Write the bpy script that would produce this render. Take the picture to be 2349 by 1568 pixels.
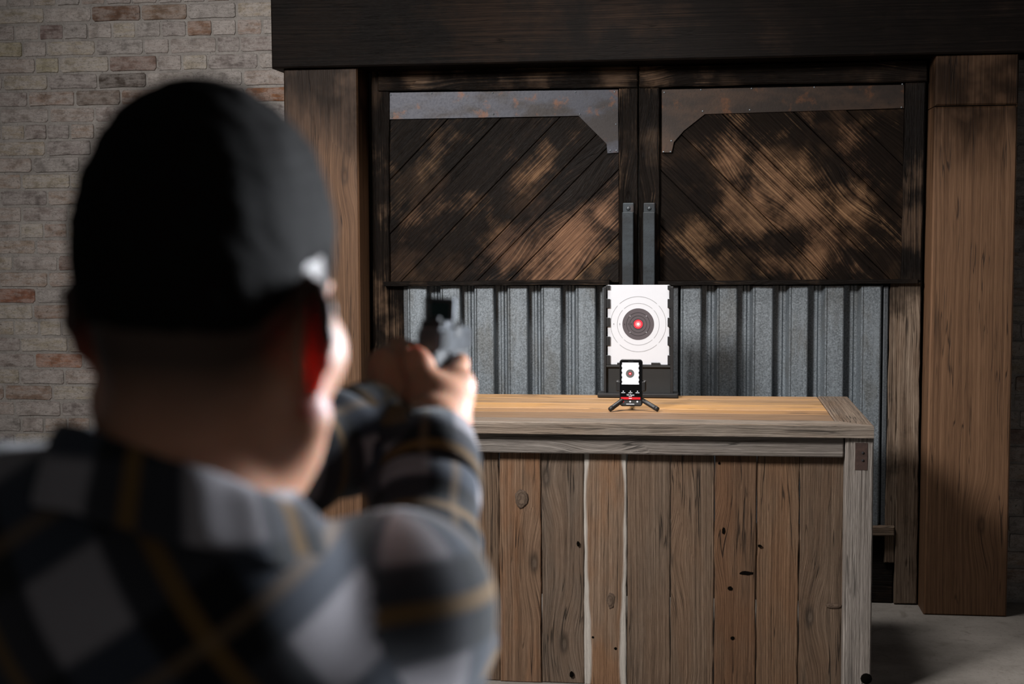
import bpy, bmesh, math, random
import numpy as np
from math import sin, cos, radians, pi
from mathutils import Vector, Matrix

for o in list(bpy.data.objects):
    bpy.data.objects.remove(o, do_unlink=True)
scene = bpy.context.scene
COL = scene.collection

# ------------------------------------------------------------------ camera
W, H, F = 2349, 1568, 3262.0
YAW, PIT, ROL = radians(7.5), radians(-4.4), radians(0.35)
HC = 1.43
f_ = np.array([-sin(YAW) * cos(PIT), cos(YAW) * cos(PIT), sin(PIT)])
r0 = np.array([cos(YAW), sin(YAW), 0.0])
u0 = np.cross(r0, f_)
r_ = r0 * cos(ROL) - u0 * sin(ROL)
u_ = u0 * cos(ROL) + r0 * sin(ROL)
C0 = np.array([0, 0, HC])
cam = bpy.data.objects.new('camera', bpy.data.cameras.new('camera'))
COL.objects.link(cam)
cam.matrix_world = Matrix(((r_[0], u_[0], -f_[0], C0[0]), (r_[1], u_[1], -f_[1], C0[1]),
                           (r_[2], u_[2], -f_[2], C0[2]), (0, 0, 0, 1)))
cam.data.sensor_fit = 'HORIZONTAL'
cam.data.sensor_width = 36.0
cam.data.lens = F * 36.0 / W
cam.data.clip_start = 0.02
cam.data.dof.use_dof = True
cam.data.dof.focus_distance = 5.1
cam.data.dof.aperture_fstop = 4.2
scene.camera = cam


def ray(px, py):
    return f_ + r_ * ((px - W / 2) / F) - u_ * ((py - H / 2) / F)


def onY(px, py, Y):
    d = ray(px, py)
    return C0 + d * (Y / d[1])


def onZ(px, py, Z):
    d = ray(px, py)
    return C0 + d * ((Z - HC) / d[2])


def atD(px, py, D):          # point at horizontal distance D along the view heading
    d = ray(px, py)
    return C0 + d * (D / (-sin(YAW) * d[0] + cos(YAW) * d[1]))


# ------------------------------------------------------------------ world, lights, exposure
world = bpy.data.worlds.new('world')
scene.world = world
world.use_nodes = True
world.node_tree.nodes['Background'].inputs[0].default_value = (0.95, 0.97, 1.0, 1)
world.node_tree.nodes['Background'].inputs[1].default_value = 0.025
vs = scene.view_settings
vs.view_transform = 'Standard'
vs.look = 'None'
vs.exposure = 0.0
vs.gamma = 1.0
vs.use_curve_mapping = False
scene.cycles.max_bounces = 6
scene.cycles.diffuse_bounces = 3
scene.cycles.glossy_bounces = 2


def area(name, loc, to, sx, sy, power, color, spread=180):
    l = bpy.data.lights.new(name, 'AREA')
    l.shape = 'RECTANGLE'
    l.size, l.size_y = sx, sy
    l.energy = power
    l.color = color
    l.spread = radians(spread)
    o = bpy.data.objects.new(name, l)
    COL.objects.link(o)
    o.location = loc
    o.rotation_euler = (Vector(to) - Vector(loc)).to_track_quat('-Z', 'Y').to_euler()
    return o


area('daylight_left', (-2.0, 1.75, 2.85), (0.0, 5.4, 0.8), 0.7, 0.7, 64, (1.0, 0.97, 0.94), 100)
area('daylight_right', (1.55, 2.8, 1.5), (-0.15, 1.1, 1.2), 0.6, 0.8, 30, (0.86, 0.92, 1.0), 60)
area('lamp_above_table', (-0.3, 4.62, 3.0), (-0.25, 4.75, 0.8), 0.7, 0.4, 15, (1.0, 0.96, 0.92), 90)
area('fill_behind', (1.2, -2.6, 2.0), (0.2, 5.4, 0.9), 2.6, 1.8, 4, (1.0, 0.97, 0.94), 120)  # added soft fill from behind the camera, no known window there


# ------------------------------------------------------------------ object helpers
def tag(o, label=None, cat=None, group=None, kind=None):
    if label: o['label'] = label
    if cat: o['category'] = cat
    if group: o['group'] = group
    if kind: o['kind'] = kind
    return o


def empty(name, loc=(0, 0, 0), parent=None):
    o = bpy.data.objects.new(name, None)
    COL.objects.link(o)
    o.location = loc
    o.empty_display_size = 0.05
    if parent: o.parent = parent
    return o


def link(name, me, mat=None, parent=None, smooth=False):
    o = bpy.data.objects.new(name, me)
    COL.objects.link(o)
    if mat is not None and not me.materials:
        me.materials.append(mat)
    if smooth:
        me.polygons.foreach_set('use_smooth', [True] * len(me.polygons))
    if parent is not None:
        o.parent = parent
        # meshes are written in world space: undo the parent's (unrotated) offsets
        off = Vector((0, 0, 0)); p = parent
        while p is not None:
            off += p.location; p = p.parent
        o.location = Vector(o.location) - off
    return o


def bm_mesh(name, bm):
    bmesh.ops.recalc_face_normals(bm, faces=bm.faces)
    me = bpy.data.meshes.new(name)
    bm.to_mesh(me)
    bm.free()
    return me


def box_bm(lo, hi, bev=0.0, seg=1, bm=None, mat=None):
    own = bm is None
    if own: bm = bmesh.new()
    lo, hi = Vector(lo), Vector(hi)
    g = bmesh.ops.create_cube(bm, size=1.0)
    vsx = g['verts']
    c, s = (lo + hi) / 2, hi - lo
    for v in vsx:
        v.co = Vector((v.co.x * s.x, v.co.y * s.y, v.co.z * s.z)) + c
        if mat is not None: v.co = mat @ v.co
    if bev > 0:
        ed = list({e for v in vsx for e in v.link_edges})
        bmesh.ops.bevel(bm, geom=ed, offset=bev, segments=seg, affect='EDGES', profile=0.5)
    return bm


def box(name, lo, hi, mat, parent=None, bev=0.002, seg=1, m=None, smooth=False):
    return link(name, bm_mesh(name, box_bm(lo, hi, bev, seg, mat=m)), mat, parent, smooth)


def tube_bm(pts, rad, seg=12, bm=None, cap=True):
    own = bm is None
    if own: bm = bmesh.new()
    pts = [Vector(p) for p in pts]
    if not hasattr(rad, '__len__'): rad = [rad] * len(pts)
    rings = []
    prevx = None
    for i, p in enumerate(pts):
        t = (pts[min(i + 1, len(pts) - 1)] - pts[max(i - 1, 0)]).normalized()
        x = prevx if prevx is not None else (Vector((0, 0, 1)) if abs(t.z) < .9 else Vector((1, 0, 0)))
        x = (x - t * x.dot(t)).normalized()
        prevx = x
        y = t.cross(x)
        rings.append([bm.verts.new(p + (x * cos(a) + y * sin(a)) * rad[i]) for a in [2 * pi * k / seg for k in range(seg)]])
    for a, b in zip(rings[:-1], rings[1:]):
        for k in range(seg):
            bm.faces.new((a[k], a[(k + 1) % seg], b[(k + 1) % seg], b[k]))
    if cap:
        bm.faces.new(rings[0]); bm.faces.new(rings[-1])
    return bm


def tube(name, pts, rad, mat, parent=None, seg=12, smooth=True):
    return link(name, bm_mesh(name, tube_bm(pts, rad, seg)), mat, parent, smooth)


def prism(name, pts, y0, y1, mat, parent=None, grain=(1, 0), bev=0.003, jitter=0.0, sub=0):
    """polygon in x/z at y0 (front) extruded back to y1, with a 'grain' uv in metres and a 'unit' uv"""
    bm = bmesh.new()
    P = [Vector((p[0], y0, p[1])) for p in pts]
    if sub:
        Q = []
        rnd = random.Random(name + str(pts[0]))
        for a, b in zip(P, P[1:] + P[:1]):
            n = max(1, int((b - a).length / sub))
            d = (b - a).normalized(); perp = Vector((-d.z, 0, d.x))
            for k in range(n):
                q = a.lerp(b, k / n)
                if k: q = q + perp * rnd.uniform(-jitter, jitter)
                Q.append(q)
        P = Q
    f = [bm.verts.new(p) for p in P]
    b = [bm.verts.new(p + Vector((0, y1 - y0, 0))) for p in P]
    ff = bm.faces.new(f)
    bm.faces.new(list(reversed(b)))
    n = len(f)
    for k in range(n):
        bm.faces.new((f[k], b[k], b[(k + 1) % n], f[(k + 1) % n]))
    bmesh.ops.recalc_face_normals(bm, faces=bm.faces)
    if bev > 0:
        bmesh.ops.bevel(bm, geom=list(ff.edges), offset=bev, segments=1, affect='EDGES')
    return grain_obj(name, bm, mat, parent, Vector((grain[0], 0, grain[1])))


def grain_obj(name, bm, mat, parent, g):
    """give a bmesh uvs: along the grain / across, in metres; and 0..1 across"""
    g = Vector(g).normalized()
    bmesh.ops.recalc_face_normals(bm, faces=bm.faces)
    uv = bm.loops.layers.uv.new('grain')
    un = bm.loops.layers.uv.new('unit')
    ax = min(((abs(g.x), 0), (abs(g.y), 1), (abs(g.z), 2)))[1]
    for fa in bm.faces:
        n = fa.normal
        t = n.cross(g)
        if t.length < .3:      # end grain
            t = Vector((1, 0, 0)) if abs(g.x) < .7 else Vector((0, 1, 0))
        t.normalize()
        if t.dot(Vector((1, 1, 1))) < 0: t = -t
        for l in fa.loops:
            l[uv].uv = (l.vert.co.dot(g), l.vert.co.dot(t))
    vs_ = [v.co for v in bm.verts]
    bb = [(min(v[i] for v in vs_), max(v[i] for v in vs_)) for i in range(3)]
    # across axis = the larger extent among axes not the grain axis
    ga = max(range(3), key=lambda i: abs(g[i]))
    ca = max([i for i in range(3) if i != ga], key=lambda i: bb[i][1] - bb[i][0])
    for fa in bm.faces:
        for l in fa.loops:
            c = l.vert.co
            l[un].uv = ((c[ga] - bb[ga][0]) / (bb[ga][1] - bb[ga][0] + 1e-6), (c[ca] - bb[ca][0]) / (bb[ca][1] - bb[ca][0] + 1e-6))
    return link(name, bm_mesh(name, bm), mat, parent)


def board(name, lo, hi, mat, parent, g, bev=0.003, seg=1, m=None):
    return grain_obj(name, box_bm(lo, hi, bev, seg, mat=m), mat, parent, g)


def quad(pts, Y):          # pixel polygon -> x/z points on the plane y = Y
    return [(p[0], p[2]) for p in (onY(x, y, Y) for x, y in pts)]


# ------------------------------------------------------------------ node helpers
class NT:
    def __init__(s, name):
        s.m = bpy.data.materials.new(name)
        s.m.use_nodes = True
        s.t = s.m.node_tree
        s.b = s.t.nodes['Principled BSDF']

    def n(s, typ, **kw):
        nd = s.t.nodes.new(typ)
        for k, v in kw.items():
            if hasattr(nd, k): setattr(nd, k, v)
        return nd

    def set(s, sock, v):
        if hasattr(v, 'is_linked') or isinstance(v, bpy.types.NodeSocket):
            s.t.links.new(v, sock)
        else:
            if hasattr(sock.default_value, '__len__') and not hasattr(v, '__len__'):
                v = (v,) * len(sock.default_value)
            if hasattr(sock.default_value, '__len__') and len(sock.default_value) == 4 and len(v) == 3:
                v = (*v, 1)
            sock.default_value = v

    def math(s, op, a, b=0.0, clamp=False):
        nd = s.n('ShaderNodeMath', operation=op, use_clamp=clamp)
        s.set(nd.inputs[0], a)
        s.set(nd.inputs[1], b)
        return nd.outputs[0]

    def vmath(s, op, a, b=(0, 0, 0), out=0):
        nd = s.n('ShaderNodeVectorMath', operation=op)
        s.set(nd.inputs[0], a)
        if op == 'SCALE': s.set(nd.inputs['Scale'], b)
        else: s.set(nd.inputs[1], b)
        return nd.outputs[out]

    def mix(s, fac, a, b, blend='MIX'):
        nd = s.n('ShaderNodeMix', data_type='RGBA', blend_type=blend)
        s.set(nd.inputs[0], fac)
        s.set(nd.inputs[6], a)
        s.set(nd.inputs[7], b)
        return nd.outputs[2]

    def ramp(s, fac, stops, interp='LINEAR'):
        nd = s.n('ShaderNodeValToRGB')
        cr = nd.color_ramp
        cr.interpolation = interp
        while len(cr.elements) < len(stops): cr.elements.new(0.5)
        for e, (p, c) in zip(cr.elements, stops):
            e.position = p
            e.color = (c, c, c, 1) if not hasattr(c, '__len__') else (*c, 1)
        s.set(nd.inputs[0], fac)
        return nd.outputs[0]

    def noise(s, vec, scale=1.0, detail=3.0, rough=0.5, dist=0.0, col=False):
        nd = s.n('ShaderNodeTexNoise')
        s.set(nd.inputs['Vector'], vec)
        nd.inputs['Scale'].default_value = scale
        nd.inputs['Detail'].default_value = detail
        nd.inputs['Roughness'].default_value = rough
        nd.inputs['Distortion'].default_value = dist
        return nd.outputs[1 if col else 0]

    def maprange(s, v, a, b, c=0.0, d=1.0, smooth=False):
        nd = s.n('ShaderNodeMapRange', interpolation_type='SMOOTHSTEP' if smooth else 'LINEAR')
        for i, x in enumerate((v, a, b, c, d)): s.set(nd.inputs[i], x)
        return nd.outputs[0]

    def comb(s, x, y, z=0.0):
        nd = s.n('ShaderNodeCombineXYZ')
        for i, v in enumerate((x, y, z)): s.set(nd.inputs[i], v)
        return nd.outputs[0]

    def sep(s, v):
        nd = s.n('ShaderNodeSeparateXYZ')
        s.set(nd.inputs[0], v)
        return nd.outputs

    def bump(s, h, strength=0.3, dist=0.003):
        nd = s.n('ShaderNodeBump')
        nd.inputs['Strength'].default_value = strength
        nd.inputs['Distance'].default_value = dist
        s.set(nd.inputs['Height'], h)
        s.t.links.new(nd.outputs[0], s.b.inputs['Normal'])

    def out(s, col=None, rough=None, metal=None, spec=None):
        for k, v in (('Base Color', col), ('Roughness', rough), ('Metallic', metal), ('Specular IOR Level', spec)):
            if v is not None: s.set(s.b.inputs[k], v)
        return s.m


def plain(name, col, rough=0.6, metal=0.0, spec=0.4, var=0.12, emis=None, estr=0.0):
    s = NT(name)
    co = s.n('ShaderNodeTexCoord').outputs['Object']
    nz = s.noise(co, 60, 4, 0.6)
    c = s.mix(s.maprange(nz, .3, .7), tuple(x * (1 - var) for x in col), tuple(min(1, x * (1 + var)) for x in col))
    s.out(c, s.maprange(nz, 0, 1, max(0, rough - .08), min(1, rough + .08)), metal, spec)
    if emis:
        s.set(s.b.inputs['Emission Color'], emis)
        s.b.inputs['Emission Strength'].default_value = estr
    return s.m


def wood(name, dark, mid, light, stain=None, stain_amt=0.5, rough=0.7, bump=0.35, blots=None, char=None,
         edge=None, knots=0.8, freq=1.0, spec=0.3, vary=0.35, char_bias=0.0, saw=0.0, burn_z=None, checks=.75):
    """planed/weathered wood with grain along the 'grain' uv; char = amount of burnt black, blots = unburnt places (x, z, radius)"""
    s = NT(name)
    uv = s.n('ShaderNodeUVMap', uv_map='grain').outputs[0]
    oi = s.n('ShaderNodeObjectInfo')
    rnd = oi.outputs['Random']
    u, v, _ = s.sep(uv)
    u = s.math('ADD', u, s.math('MULTIPLY', rnd, 37.0))
    v = s.math('ADD', v, s.math('MULTIPLY', rnd, 11.3))
    # knots: stretched voronoi cells, most of them switched off
    vo = s.n('ShaderNodeTexVoronoi', voronoi_dimensions='2D')
    s.set(vo.inputs['Vector'], s.comb(s.math('MULTIPLY', u, 1.9), s.math('MULTIPLY', v, 4.6)))
    vo.inputs['Scale'].default_value = 1.0
    on = s.math('GREATER_THAN', s.sep(vo.outputs['Color'])[0], 1.0 - knots * .6)
    dk = vo.outputs['Distance']
    infl = s.math('MULTIPLY', s.maprange(dk, 0.0, 0.42, 1.0, 0.0, True), on)
    wob = s.noise(s.comb(s.math('MULTIPLY', u, 1.4), s.math('MULTIPLY', v, 5.0)), 1.0, 1, .5)
    vw = s.math('ADD', v, s.math('MULTIPLY', wob, 0.022))
    vw = s.math('ADD', vw, s.math('MULTIPLY', infl, 0.03))
    g2 = s.noise(s.comb(s.math('MULTIPLY', u, 1.1 * freq), s.math('MULTIPLY', vw, 150 * freq)), 1.0, 3, .6)
    g1 = s.noise(s.comb(s.math('MULTIPLY', u, 12 * freq), s.math('MULTIPLY', vw, 520 * freq)), 1.0, 2, .65)
    g = s.math('ADD', s.math('MULTIPLY', g2, .62), s.math('MULTIPLY', g1, .38))
    g = s.maprange(g, .30, .70)
    col = s.ramp(g, [(0.0, dark), (0.5, mid), (1.0, light)])
    bl = s.noise(s.comb(s.math('MULTIPLY', u, 2.2), s.math('MULTIPLY', v, 9.0)), 1.0, 3, .6)
    if stain:
        f = s.math('MULTIPLY', s.maprange(bl, .42, .62, 0, 1, True), oi.outputs['Alpha'])
        col = s.mix(s.math('MULTIPLY', f, stain_amt), col, s.mix(g, tuple(x * .45 for x in stain), stain))
    # dark weather streaks
    st = s.noise(s.comb(s.math('MULTIPLY', u, 2.8), s.math('MULTIPLY', v, 42.0)), 1.0, 3, .55)
    col = s.mix(s.maprange(st, .60, .74, 0, .65, True), col, tuple(x * .35 for x in dark))
    # drying checks: thin dark lines along the grain
    ck = s.noise(s.comb(s.math('MULTIPLY', u, 1.6), s.math('MULTIPLY', vw, 38.0)), 1.0, 2, .5)
    line = s.maprange(s.math('ABSOLUTE', s.math('SUBTRACT', ck, .5)), .004, .016, 1, 0, True)
    line = s.math('MULTIPLY', line, s.maprange(s.noise(s.comb(s.math('MULTIPLY', u, 3.1), s.math('MULTIPLY', v, 14.0)), 1.0, 2, .5), .50, .60, 0, 1, True))
    col = s.mix(s.math('MULTIPLY', line, checks), col, tuple(x * .2 for x in dark))
    # per board tint
    col = s.mix(1.0, col, oi.outputs['Color'], 'MULTIPLY')
    k = s.maprange(rnd, 0, 1, 1 - vary, 1 + vary)
    col = s.vmath('SCALE', col, k)
    # knot cores
    ring = s.math('MULTIPLY', s.maprange(dk, .035, .10, 1, 0, True), on)
    core = s.math('MULTIPLY', s.maprange(dk, .012, .045, 1, 0, True), on)
    col = s.mix(s.math('MULTIPLY', ring, .65), col, tuple(x * .5 for x in dark))
    col = s.mix(s.math('MULTIPLY', core, .45), col, tuple(x * .9 for x in mid))
    if edge:
        uw, vw2, _ = s.sep(s.n('ShaderNodeUVMap', uv_map='unit').outputs[0])
        e = s.math('ABSOLUTE', s.math('SUBTRACT', vw2, .5))
        e = s.math('ADD', e, s.math('MULTIPLY', s.math('SUBTRACT', s.noise(s.comb(s.math('MULTIPLY', u, 3.0), 0.3), 1.0, 3, .5), .5), .38))
        f = s.maprange(e, .36, .43, 0, 1, True)
        f = s.math('MULTIPLY', f, s.math('GREATER_THAN', oi.outputs['Alpha'], .95))
        col = s.mix(f, col, s.mix(g, tuple(x * .6 for x in edge), edge))
    h = s.math('ADD', s.math('MULTIPLY', g, .8), s.math('MULTIPLY', g1, .5))
    h = s.math('SUBTRACT', h, s.math('ADD', s.math('MULTIPLY', core, 1.2), s.math('MULTIPLY', line, checks * 1.5)))
    if saw:
        sw = s.noise(s.comb(s.math('MULTIPLY', u, 260.0), s.math('MULTIPLY', v, 6.0)), 1.0, 2, .5)
        h = s.math('ADD', h, s.math('MULTIPLY', sw, saw))
    r = rough
    if char is not None:
        pos = s.n('ShaderNodeNewGeometry').outputs['Position']
        nz = s.noise(pos, 4.2, 2, .55)
        nb = s.noise(pos, 17, 2, .6)
        m = s.math('ADD', s.math('MULTIPLY', nz, .8), s.math('MULTIPLY', nb, .25))
        m = s.math('ADD', m, char_bias)
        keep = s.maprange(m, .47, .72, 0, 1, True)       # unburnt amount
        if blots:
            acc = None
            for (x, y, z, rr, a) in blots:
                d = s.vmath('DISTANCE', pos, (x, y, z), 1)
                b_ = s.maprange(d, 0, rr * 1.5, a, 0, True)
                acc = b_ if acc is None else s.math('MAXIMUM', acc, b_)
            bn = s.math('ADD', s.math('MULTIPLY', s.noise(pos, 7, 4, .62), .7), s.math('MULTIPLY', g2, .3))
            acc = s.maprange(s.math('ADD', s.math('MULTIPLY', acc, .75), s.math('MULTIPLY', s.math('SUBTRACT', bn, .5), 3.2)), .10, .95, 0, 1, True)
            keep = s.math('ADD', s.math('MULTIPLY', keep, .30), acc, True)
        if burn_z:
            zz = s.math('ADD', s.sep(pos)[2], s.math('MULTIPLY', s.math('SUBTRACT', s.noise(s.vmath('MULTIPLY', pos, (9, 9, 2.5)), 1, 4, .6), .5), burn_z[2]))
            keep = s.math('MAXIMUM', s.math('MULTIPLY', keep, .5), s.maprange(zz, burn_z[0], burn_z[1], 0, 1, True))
        keep = s.math('MULTIPLY', keep, s.maprange(g, 0, 1, .75, 1.1))
        spec = s.maprange(keep, 0, 1, .06, spec)
        black = s.mix(g, (.0016, .0014, .0014), (.0075, .006, .0054))
        col = s.mix(s.math('MULTIPLY', s.math('SUBTRACT', 1.0, keep, True), char, True), col, black)
        r = s.maprange(keep, 0, 1, rough - .18, rough)
    s.bump(h, bump, .004)
    return s.out(col, r, 0, spec)


def bricks_mat():
    s = NT('old_painted_brick')
    oi = s.n('ShaderNodeObjectInfo')
    pos = s.n('ShaderNodeNewGeometry').outputs['Position']
    n1 = s.noise(pos, 22, 3, .65)
    n2 = s.noise(pos, 90, 3, .7)
    n3 = s.noise(s.vmath('MULTIPLY', pos, (14, 14, 60)), 1, 4, .6)
    base = s.mix(1.0, oi.outputs['Color'], s.ramp(n1, [(.25, .62), (.5, 1.0), (.8, 1.25)]), 'MULTIPLY')
    wash = s.math('MULTIPLY', s.maprange(s.math('ADD', s.math('MULTIPLY', n3, .6), s.math('MULTIPLY', n1, .4)), .40, .56, 0, 1, True), oi.outputs['Alpha'])
    crk = s.noise(s.vmath('MULTIPLY', pos, (26, 26, 75)), 1, 5, .7, .8)
    crack = s.maprange(s.math('ABSOLUTE', s.math('SUBTRACT', crk, .5)), .006, .02, .6, 0, True)
    col = s.mix(wash, base, s.mix(n2, (.235, .21, .195), (.47, .43, .405)))
    col = s.mix(crack, col, (.07, .058, .05))
    pit = s.maprange(n2, .28, .38, .8, 0, True)
    col = s.mix(pit, col, (.06, .05, .045))
    s.bump(s.math('ADD', n3, s.math('MULTIPLY', n2, .6)), .55, .006)
    return s.out(col, .9, 0, .15)


def mortar_mat():
    s = NT('grey_mortar')
    pos = s.n('ShaderNodeNewGeometry').outputs['Position']
    n1 = s.noise(pos, 12, 5, .7)
    n2 = s.noise(pos, 130, 4, .7)
    col = s.ramp(n1, [(.3, (.20, .18, .165)), (.5, (.29, .265, .245)), (.75, (.37, .34, .315))])
    col = s.mix(s.maprange(n2, .3, .42, .8, 0, True), col, (.05, .045, .04))
    s.bump(s.math('ADD', n2, n1), .7, .008)
    return s.out(col, .95, 0, .1)


def concrete_mat():
    s = NT('worn_concrete')
    pos = s.n('ShaderNodeNewGeometry').outputs['Position']
    n1 = s.noise(pos, 2.2, 6, .65)
    n2 = s.noise(pos, 60, 5, .7)
    n3 = s.noise(pos, 9, 4, .6, 1.5)
    col = s.ramp(n1, [(.3, (.14, .125, .11)), (.5, (.225, .205, .185)), (.7, (.29, .265, .24))])
    col = s.mix(s.maprange(n3, .55, .75, 0, .5, True), col, (.10, .085, .07))
    col = s.mix(s.maprange(n2, .3, .45, .5, 0, True), col, (.08, .07, .06))
    s.bump(s.math('ADD', n2, n3), .35, .006)
    return s.out(col, .8, 0, .3)


def galv_mat(name, base=(.175, .198, .218), rust=0.35):
    s = NT(name)
    pos = s.n('ShaderNodeNewGeometry').outputs['Position']
    sp = s.noise(pos, 170, 3, .75)
    big = s.noise(s.vmath('MULTIPLY', pos, (9, 9, 3.2)), 1, 5, .6)
    run = s.noise(s.vmath('MULTIPLY', pos, (46, 46, 2.4)), 1, 4, .6)
    col = s.ramp(sp, [(.25, tuple(x * .38 for x in base)), (.5, base), (.75, tuple(min(1, x * 1.8) for x in base))])
    col = s.mix(s.maprange(run, .5, .7, 0, .5, True), col, tuple(x * 1.5 for x in base))
    col = s.mix(s.math('MULTIPLY', s.maprange(big, .52, .68, 0, 1, True), rust), col, s.mix(sp, (.035, .030, .022), (.16, .14, .105)))
    col = s.mix(s.maprange(s.math('ADD', run, s.math('MULTIPLY', big, .5)), .38, .62, .7, 0, True), col, (.022, .024, .027))
    s.bump(sp, .18, .002)
    return s.out(col, s.maprange(sp, 0, 1, .40, .62), .55, .5)


def plate_mat(name, a, b, rust):
    s = NT(name)
    pos = s.n('ShaderNodeNewGeometry').outputs['Position']
    n = s.noise(pos, 14, 5, .6)
    big = s.noise(s.vmath('MULTIPLY', pos, (5, 5, 11)), 1, 4, .6)
    fine = s.noise(pos, 120, 4, .7)
    col = s.mix(s.maprange(big, .40, .62, 0, 1, True), a, b)
    col = s.mix(s.maprange(n, .56, .68, 0, rust, True), col, s.mix(fine, (.05, .018, .008), (.22, .085, .03)))
    col = s.mix(s.maprange(fine, .3, .45, .5, 0, True), col, (.012, .011, .011))
    s.bump(fine, .15, .002)
    return s.out(col, s.maprange(fine, 0, 1, .38, .62), .45, .5)


# ------------------------------------------------------------------ materials
def P3(x, y, Y, r, a):
    p = onY(x, y, Y)
    return (p[0], p[1], p[2], r, a)


YB, YP, YH, YD = 5.58, 5.365, 5.335, 5.50      # brick face, post face, header face, door face
M = {}
M['brick'] = bricks_mat()
M['mortar'] = mortar_mat()
M['concrete'] = concrete_mat()
M['galv'] = galv_mat('galvanised_steel')
M['galv_trim'] = galv_mat('dark_steel_trim', (.075, .082, .09), .2)
M['plate_l'] = plate_mat('blue_grey_steel_plate', (.04, .041, .052), (.022, .017, .016), .6)
M['plate_r'] = plate_mat('brown_rusted_plate', (.05, .029, .019), (.026, .017, .013), .5)
M['bar'] = plate_mat('dark_steel_bar', (.032, .04, .047), (.02, .024, .028), .15)
brown = ((.028, .014, .008), (.085, .043, .023), (.17, .09, .048))
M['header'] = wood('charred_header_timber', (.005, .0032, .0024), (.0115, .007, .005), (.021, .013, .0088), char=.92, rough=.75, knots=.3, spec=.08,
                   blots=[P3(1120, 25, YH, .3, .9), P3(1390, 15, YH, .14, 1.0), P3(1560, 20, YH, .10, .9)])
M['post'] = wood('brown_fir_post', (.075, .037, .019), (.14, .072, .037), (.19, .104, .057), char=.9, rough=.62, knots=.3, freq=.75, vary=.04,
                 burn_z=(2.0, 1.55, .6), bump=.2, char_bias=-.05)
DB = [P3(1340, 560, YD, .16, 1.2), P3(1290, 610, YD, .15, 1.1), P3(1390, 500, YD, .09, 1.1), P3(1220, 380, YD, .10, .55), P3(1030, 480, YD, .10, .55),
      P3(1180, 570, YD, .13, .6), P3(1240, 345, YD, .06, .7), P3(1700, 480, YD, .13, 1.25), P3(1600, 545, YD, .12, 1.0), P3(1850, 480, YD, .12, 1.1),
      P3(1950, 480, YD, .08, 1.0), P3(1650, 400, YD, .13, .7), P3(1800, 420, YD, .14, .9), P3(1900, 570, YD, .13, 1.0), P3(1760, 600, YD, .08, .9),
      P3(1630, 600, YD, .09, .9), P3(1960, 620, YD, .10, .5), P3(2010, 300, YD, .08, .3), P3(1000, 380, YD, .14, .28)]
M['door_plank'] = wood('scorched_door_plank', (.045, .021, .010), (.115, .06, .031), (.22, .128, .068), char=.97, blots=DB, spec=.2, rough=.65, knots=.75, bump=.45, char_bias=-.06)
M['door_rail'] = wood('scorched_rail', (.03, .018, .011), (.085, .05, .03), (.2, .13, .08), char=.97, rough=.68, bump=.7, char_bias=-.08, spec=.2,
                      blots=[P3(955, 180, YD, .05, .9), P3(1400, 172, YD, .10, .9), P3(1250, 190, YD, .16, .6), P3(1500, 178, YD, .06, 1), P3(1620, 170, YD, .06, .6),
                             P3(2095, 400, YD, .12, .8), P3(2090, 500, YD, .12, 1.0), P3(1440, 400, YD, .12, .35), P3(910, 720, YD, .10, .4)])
M['jamb'] = wood('weathered_jamb', (.07, .045, .03), (.20, .145, .105), (.36, .28, .21), stain=(.12, .065, .035), rough=.8, bump=.7,
                 char=.9, char_bias=.10, blots=[P3(2080, y, YD, .3, 1.2) for y in (830, 1000, 1150, 1300)], vary=.1)
M['table_top'] = wood('waxed_table_plank', (.13, .082, .05), (.27, .18, .115), (.40, .285, .185), stain=(.46, .285, .125), stain_amt=.7, rough=.5, knots=.55,
                      bump=.3, spec=.4, vary=.12)
M['table_grey'] = wood('silvered_barn_wood', (.055, .045, .038), (.20, .175, .155), (.40, .36, .325), stain=(.26, .16, .09), stain_amt=.5, rough=.78,
                       bump=.8, vary=.1, knots=.6)
M['slat'] = wood('reclaimed_slat', (.046, .033, .024), (.145, .106, .079), (.26, .202, .158), stain=(.225, .125, .068), stain_amt=.7, rough=.8, bump=.7,
                 edge=(.55, .50, .45), vary=.05, knots=.6, saw=.25)
M['black'] = plain('black_plastic', (.012, .012, .013), .45)
M['board'] = plain('black_board', (.018, .018, .018), .7)
M['paper'] = plain('white_paper', (.62, .635, .68), .8, spec=.2, var=.01)
M['grey_ink'] = plain('grey_ink', (.095, .082, .09), .8, spec=.2, var=.03)
M['ink'] = plain('dark_ink', (.03, .028, .03), .8, spec=.2)
M['void'] = plain('hole_shade_black', (.003, .0025, .002), .95, spec=.02)  # near-black colour that paints the shade inside holes
M['line'] = plain('thin_ring_ink', (.28, .28, .29), .8, spec=.2)
M['red_glow'] = plain('red_laser_glow', (.35, .01, .02), .8, emis=(1, .02, .05), estr=.6)
M['pink_glow'] = plain('bright_laser_ring', (.8, .1, .1), .8, emis=(1, .10, .12), estr=1.0)
M['hot'] = plain('laser_core', (.9, .95, .8), .8, emis=(.85, 1, .7), estr=1.2)
M['s_white'] = plain('screen_white', (.2, .2, .2), .3, emis=(.9, .9, .94), estr=.85, var=.01)
M['s_black'] = plain('screen_black', (.004, .004, .004), .12, var=.01)
M['s_grey'] = plain('screen_dark_grey', (.02, .02, .02), .15, emis=(.10, .10, .10), estr=.35)
M['s_red'] = plain('screen_red', (.1, .01, .01), .2, emis=(.80, .015, .025), estr=.9)
M['s_disc'] = plain('screen_grey_disc', (.05, .05, .05), .2, emis=(.12, .11, .105), estr=.9)
M['gunmetal'] = plain('blued_gun_steel', (.07, .075, .082), .36, .85, .5, .2)
M['polymer'] = plain('black_polymer', (.012, .012, .013), .5)
M['glass'] = plain('dark_green_lens', (.01, .03, .028), .08, 0, .6)
M['boot'] = plain('brown_boot_leather', (.05, .028, .015), .6)
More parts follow.
